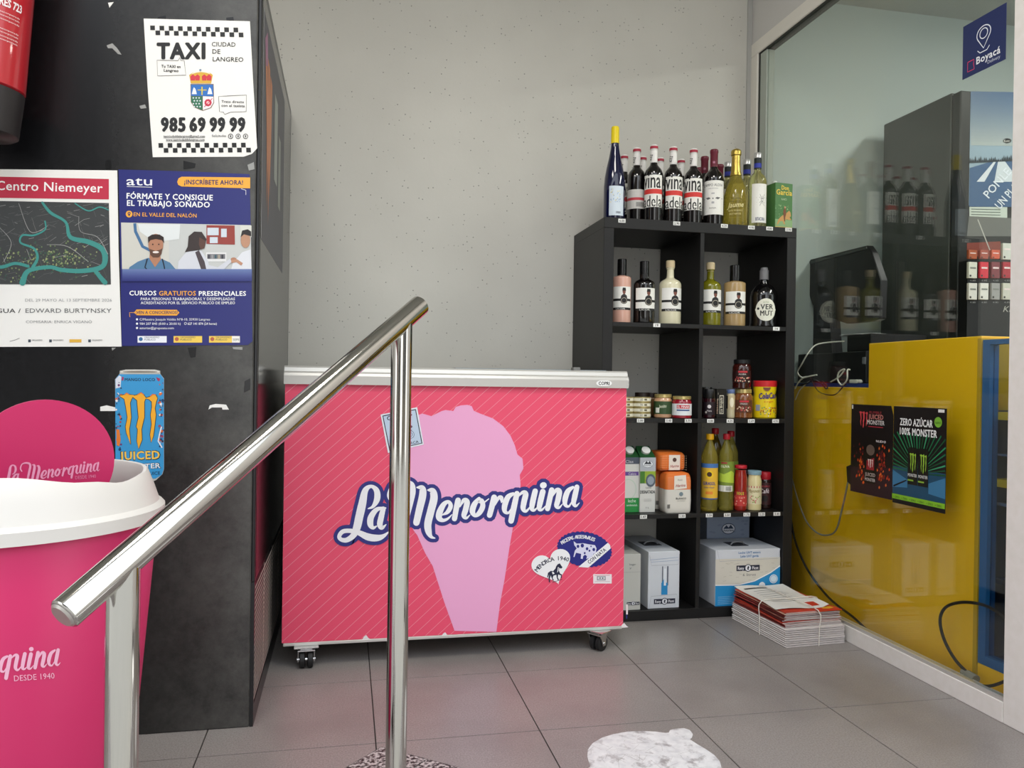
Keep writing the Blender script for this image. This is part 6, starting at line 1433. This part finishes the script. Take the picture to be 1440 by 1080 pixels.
p.poly([(1112, 440), (1440, 455), (1440, 560), (1100, 560)], (104, 106, 102), 1); p.poly([(1100, 600), (1300, 590), (1300, 680), (1100, 680)], (130, 62, 50), 1)
p.line([(1165, 460), (1240, 650)], 6, (180, 180, 172), 2)
p.build('notice_strip', fr, .4)
# rack of small packs
RKY = RY0-.06
ra = at(1361, 366, 'y', RKY); rb_ = at(1440, 474, 'y', RKY)
rk = thing('pack_rack', 'black rack holding rows of white and red packs by the fridge', 'rack', ((ra.x+rb_.x)/2, RKY, rb_.z))
MB().box(ra.x, rb_.x+.1, RKY, RKY+.045, rb_.z-.006, ra.z).build('backboard', M_BLACKP, rk, world=True)
P_ = Print(lambda u, v, L: at(u, v, 'y', RKY-.0006-.0003*L), 4.235, 1100, 200)
for y_ in (812, 942):
    for k in range(4): P_.text('4.85', 1118+k*68, y_+16, 9, 'a8a8a8', 34, 1)
P_.text('Kr', 1315, 1010, 34, 'b8b8b0', 60, 1, 0, 0, .3); P_.build('lettering', rk)
cols = {(0, 0): 'd4d6cc', (1, 0): 'cc2c40', (2, 0): '7c3c44', (3, 0): 'a8303c', (0, 1): 'd8d8d4', (1, 1): 'dcdcd8', (2, 1): '9c9c9c', (3, 1): 'c8c8bc', (0, -1): 'a85838', (1, -1): 'a05040', (2, -1): 'c85a40', (3, -1): 'c8ccc4'}
for j, (ya, yb) in enumerate(((712, 810), (838, 938), (640, 695))):
    jj = (0, 1, -1)[j]
    for i in range(4):
        xa = (1112, 1180, 1248, 1315)[i]
        if jj == -1 and i == 3: ya, yb = 600, 700
        q0 = at(xa/4.235+1100, ya/4.235+200, 'y', RKY-.012); q1 = at((xa+48)/4.235+1100, yb/4.235+200, 'y', RKY-.012)
        cc = cols[(i, jj)]
        t = thing('small_pack', '%s small pack, %s row, %s from the left in the black rack' % ({'d': 'white', 'c': 'red', '7': 'dark red', 'a': 'dark red', '9': 'grey'}[cc[0]] if cc not in ('c8c8bc', 'c8ccc4') else 'cream white', {0: 'middle', 1: 'bottom', -1: 'top'}[jj], ('first', 'second', 'third', 'fourth')[i]), 'pack', ((q0.x+q1.x)/2, RKY-.006, q1.z), group='small packs in the black rack')
        MB().box(q0.x, q1.x, RKY-.012, RKY-.0015, q1.z, q0.z).build('pack', ink(cc), t, bevel=.0006, world=True)
        P_ = Print(lambda u, v, L: Vector((q0.x+u, RKY-.0124-.0002*L, q0.z-v))); ww_, hh_ = q1.x-q0.x, q0.z-q1.z
        P_.rect(ww_*.15, hh_*.32, ww_*.85, hh_*.42, 'e8d8d8' if cc[0] in 'ca7' else '808480', 1); P_.rect(ww_*.1, hh_*.80, ww_*.3, hh_*.92, '303030', 1); P_.build('printed_design', t, .45)
# support shelf and dark back counter under the rack
bk = thing('back_counter', 'dark low counter in front of the fridge behind the yellow counter', 'counter', (2.6, RY0-.05, -.01))
MB().box(2.285, 3.3, RKY-.03, RKY+.048, -.01, rb_.z-.0065).build('cabinet', mat('dark_counter', (46, 48, 46), .5), bk, bevel=.002, world=True)
MB().box(2.285, 3.3, RKY-.036, RKY-.030, rb_.z-.04, rb_.z-.0065).build('edge_strip', M_GREYP, bk, world=True)

# monitor, register and cables behind the glass
mzt = c3.z+.002
EX = 1.97
def pe(px, py, x_=EX): return at(px, py, 'x', x_)
mo = thing('monitor', 'black tilted monitor seen from behind, on the counter behind the glass', 'monitor', (EX+.05, pe(1180, 500).y, mzt))
def poly_mon(pts, x_, th, name, m, bev=0): MB().slab([pe(a, b, x_) for a, b in pts], (1, 0, 0), th).build(name, m, mo, bevel=bev, world=True)
poly_mon([(1127, 368), (1219, 345), (1226, 355), (1239, 394), (1237, 448), (1228, 452), (1190, 455), (1150, 442), (1142, 428), (1131, 396)], EX, .03, 'screen_housing', M_BLACKP, .003)
poly_mon([(1129, 370), (1218, 347), (1219, 350), (1131, 373)], EX-.003, .005, 'rear_rim', mat('monitor_rim', (62, 66, 64), .4))
st_ = [pe(a, b, EX+.02) for a, b in [(1143, 424), (1165, 430), (1170, 505), (1120, 505), (1120, 458)]]
st_ = [Vector((v.x, v.y, max(v.z, at(1150, 497, 'x', 1.90).z+.001))) for v in st_]
MB().slab(st_, (1, 0, 0), .05).build('stand', M_BLACKP, mo, world=True)
cr0, cr1 = pe(1120, 485, 1.90), pe(1221, 485, 1.90)
cr = thing('cash_register', 'black cash register box on the blue worktop behind the glass', 'register', (1.97, (cr0.y+cr1.y)/2, mzt))
crt = at(1200, 470, 'x', 1.90).z
MB().box(1.90, 2.18, cr1.y+.01, min(cr0.y, WY-.03), mzt+.003, pe(1150, 497, 1.90).z).build('drawer_box', mat('register_black', (14, 14, 15), .4), cr, bevel=.003, world=True)
zr = pe(1150, 497, 1.90).z
MB().box(1.92, 2.16, cr1.y+.012, cr1.y+.16, zr, crt).build('printer_block', mat('register_black'), cr, bevel=.004, world=True)
MB().box(1.897, 1.8995, cr1.y+.012, cr1.y+.030, pe(1218, 512, 1.9).z, pe(1218, 502, 1.9).z).build('sticker', mat('sticker_grey', (120, 122, 122), .6), cr, world=True)
# papers
pq = pe(1204, 462, 1.95)
pt = thing('paper_sheets', 'loose white papers lying on the cash register', 'papers', (2.02, pq.y, crt+.0005))
for kk, (dx, a) in enumerate(((0, .1), (.01, -.25), (-.01, .35))):
    lv = MB().box(-.09, .07, -.075, .075, .0012*kk, .0012*kk+.001).xf(Matrix.Rotation(a, 4, 'Z'))
    lv.build('sheet', M_PAPER, pt)
# cables
def cable(name, lb, pts, x_, r_, m, z_end=None):
    P3 = [pe(a, b, x_ if len(q_) < 1 else q_[0]) for a, b, *q_ in pts]
    P3 = spline([tuple(v) for v in P3], 6); t = thing(name, lb, 'cable', (P3[0][0], P3[0][1], min(v[2] for v in P3)))
    MB().tube(P3, r_, 8).build('cord', m, t, smooth=True, world=True); return t
def zc(k, ox, oy, pts): return [(a/k+ox, b/k+oy)+tuple(c) for a, b, *c in pts]
cable('power_cable', 'white cable curving down from the cash register to the counter edge', zc(7.714, 1110, 430, [(600, 385, 1.90), (400, 400, 1.86), (280, 430, 1.80), (200, 520, 1.76), (130, 640, 1.75), (90, 720, 1.75), (130, 775, 1.76), (180, 770, 1.78)]), 1.76, .0028, M_CABW)
cable('power_cable', 'pale cable bundle end crossing the top of the yellow counter', zc(7.714, 1110, 430, [(60, 900, 1.755), (100, 830, 1.755), (160, 780, 1.765), (300, 750, 1.79)]), 1.76, .0030, M_CABW)
cable('power_cable', 'thin pale cable hanging at the left end of the yellow counter', zc(7.714, 1110, 430, [(65, 1020, 1.755), (110, 920, 1.755), (180, 850, 1.76), (250, 800, 1.77)]), 1.76, .0022, M_CABW)
cable('power_cable', 'white looped cable by the power connector on the counter', zc(7.714, 1110, 430, [(450, 825, 1.77), (540, 770, 1.77), (600, 690, 1.77), (540, 720, 1.765), (525, 800, 1.765), (570, 860, 1.765), (625, 800, 1.765), (630, 700, 1.77), (660, 695, 1.78)]), 1.77, .0028, M_CABW)
cable('power_cable', 'black and red thin cable sagging over the counter edge', zc(7.714, 1110, 430, [(230, 780, 1.765), (265, 850, 1.76), (320, 930, 1.755), (430, 968, 1.755), (510, 955, 1.755), (590, 870, 1.76), (620, 850, 1.765)]), 1.76, .0022, mat('dark_red_cable', (52, 14, 16), .5))
cable('power_cable', 'short black cable knot at the left end of the counter edge', zc(7.714, 1110, 430, [(120, 860, 1.755), (200, 840, 1.76), (260, 800, 1.765), (340, 840, 1.76), (400, 900, 1.758), (410, 870, 1.76), (360, 820, 1.765)]), 1.76, .0030, M_RUBBER)
cable('power_cable', 'grey cable hanging in a loop in front of the yellow counter', zc(4.235, 1100, 500, [(60, 740), (90, 850), (140, 980), (200, 1050), (260, 1070), (320, 1040), (360, 900), (390, 760), (400, 690)]), 1.735, .0032, mat('grey_cable', (128, 124, 116), .5))
pcn = thing('power_connector', 'small white power connector lying on the blue worktop', 'connector', (1.80, pe(1203, 522, 1.80).y, mzt))
c_ = pe(1203, 522, 1.80)
MB().box(1.79, 1.812, c_.y-.022, c_.y+.022, mzt+.0005, mzt+.014).box(1.794, 1.808, c_.y-.032, c_.y-.022, mzt+.002, mzt+.011).build('plug_body', M_CABW, pcn, bevel=.002, world=True)
q1_ = lambda a, b, x_=1.725: at(a, b, 'x', x_)
lk = [(1112, 728), (1118, 760), (1135, 800), (1165, 840), (1200, 868), (1222, 888)]
P3 = [q1_(a, b, 1.742) for a, b in lk]+[q1_(a, b, 1.738) for a, b in [(1250, 906), (1290, 922), (1330, 945)]]
P3 += [q1_(a, b, 1.722) for a, b in [(1352, 955), (1390, 965)]]+[q1_(a, b, 1.74) for a, b in [(1430, 950)]]
P3 = [Vector((v.x, v.y, max(v.z, .006 if v.y < 2.2 else v.z))) for v in P3]
t = thing('power_cable', 'thick black cable running down and along the foot of the glass', 'cable', (P3[0].x, P3[0].y, min(v.z for v in P3)))
MB().tube(spline([tuple(v) for v in P3], 6), .0042, 10).build('cord', M_RUBBER, t, smooth=True, world=True)
t = cable('power_cable', 'black cable loop standing at the foot of the blue framed display', [(1368, 952), (1345, 930), (1328, 900), (1322, 872), (1330, 854), (1352, 847), (1380, 850), (1404, 862), (1425, 885)], 1.735, .0045, M_RUBBER)
c_ = q1_(1365, 951, 1.735)
pc2 = thing('cable_coupling', 'clear plastic cable coupling on the thick black cable', 'connector', tuple(c_-Vector((0, 0, .014))))
MB().tube([c_+Vector((0, .030, .004)), c_+Vector((0, .012, .001)), c_+Vector((0, .0118, .001)), c_+Vector((0, -.020, -.002))], [.009, .009, .013, .013], 12).build('coupling_body', mat('grey_coupling', (150, 148, 140), .25), pc2, smooth=True, world=True)
for x_ in (-.5, .6):  # housings for the added entrance fill lamps, out of view
    cl = thing('added_ceiling_lamp', 'unseen square ceiling panel lamp added as fill light, %s side' % ('freezer' if x_ < 0 else 'shelf'), 'lamp', (x_, 1.15, 2.85))
    MB().box(-.28, .28, -.28, .28, .0, .0495).build('housing', M_PVC, cl, bevel=.003)
# unseen ceiling lamp added to brighten the room behind the glass
cl = thing('added_ceiling_lamp', 'unseen white strip lamp added to light the inner room', 'lamp', (2.75, 1.5, 2.50))
MB().box(-.12, .12, -.62, .62, .0, .0395).build('housing', M_PVC, cl)
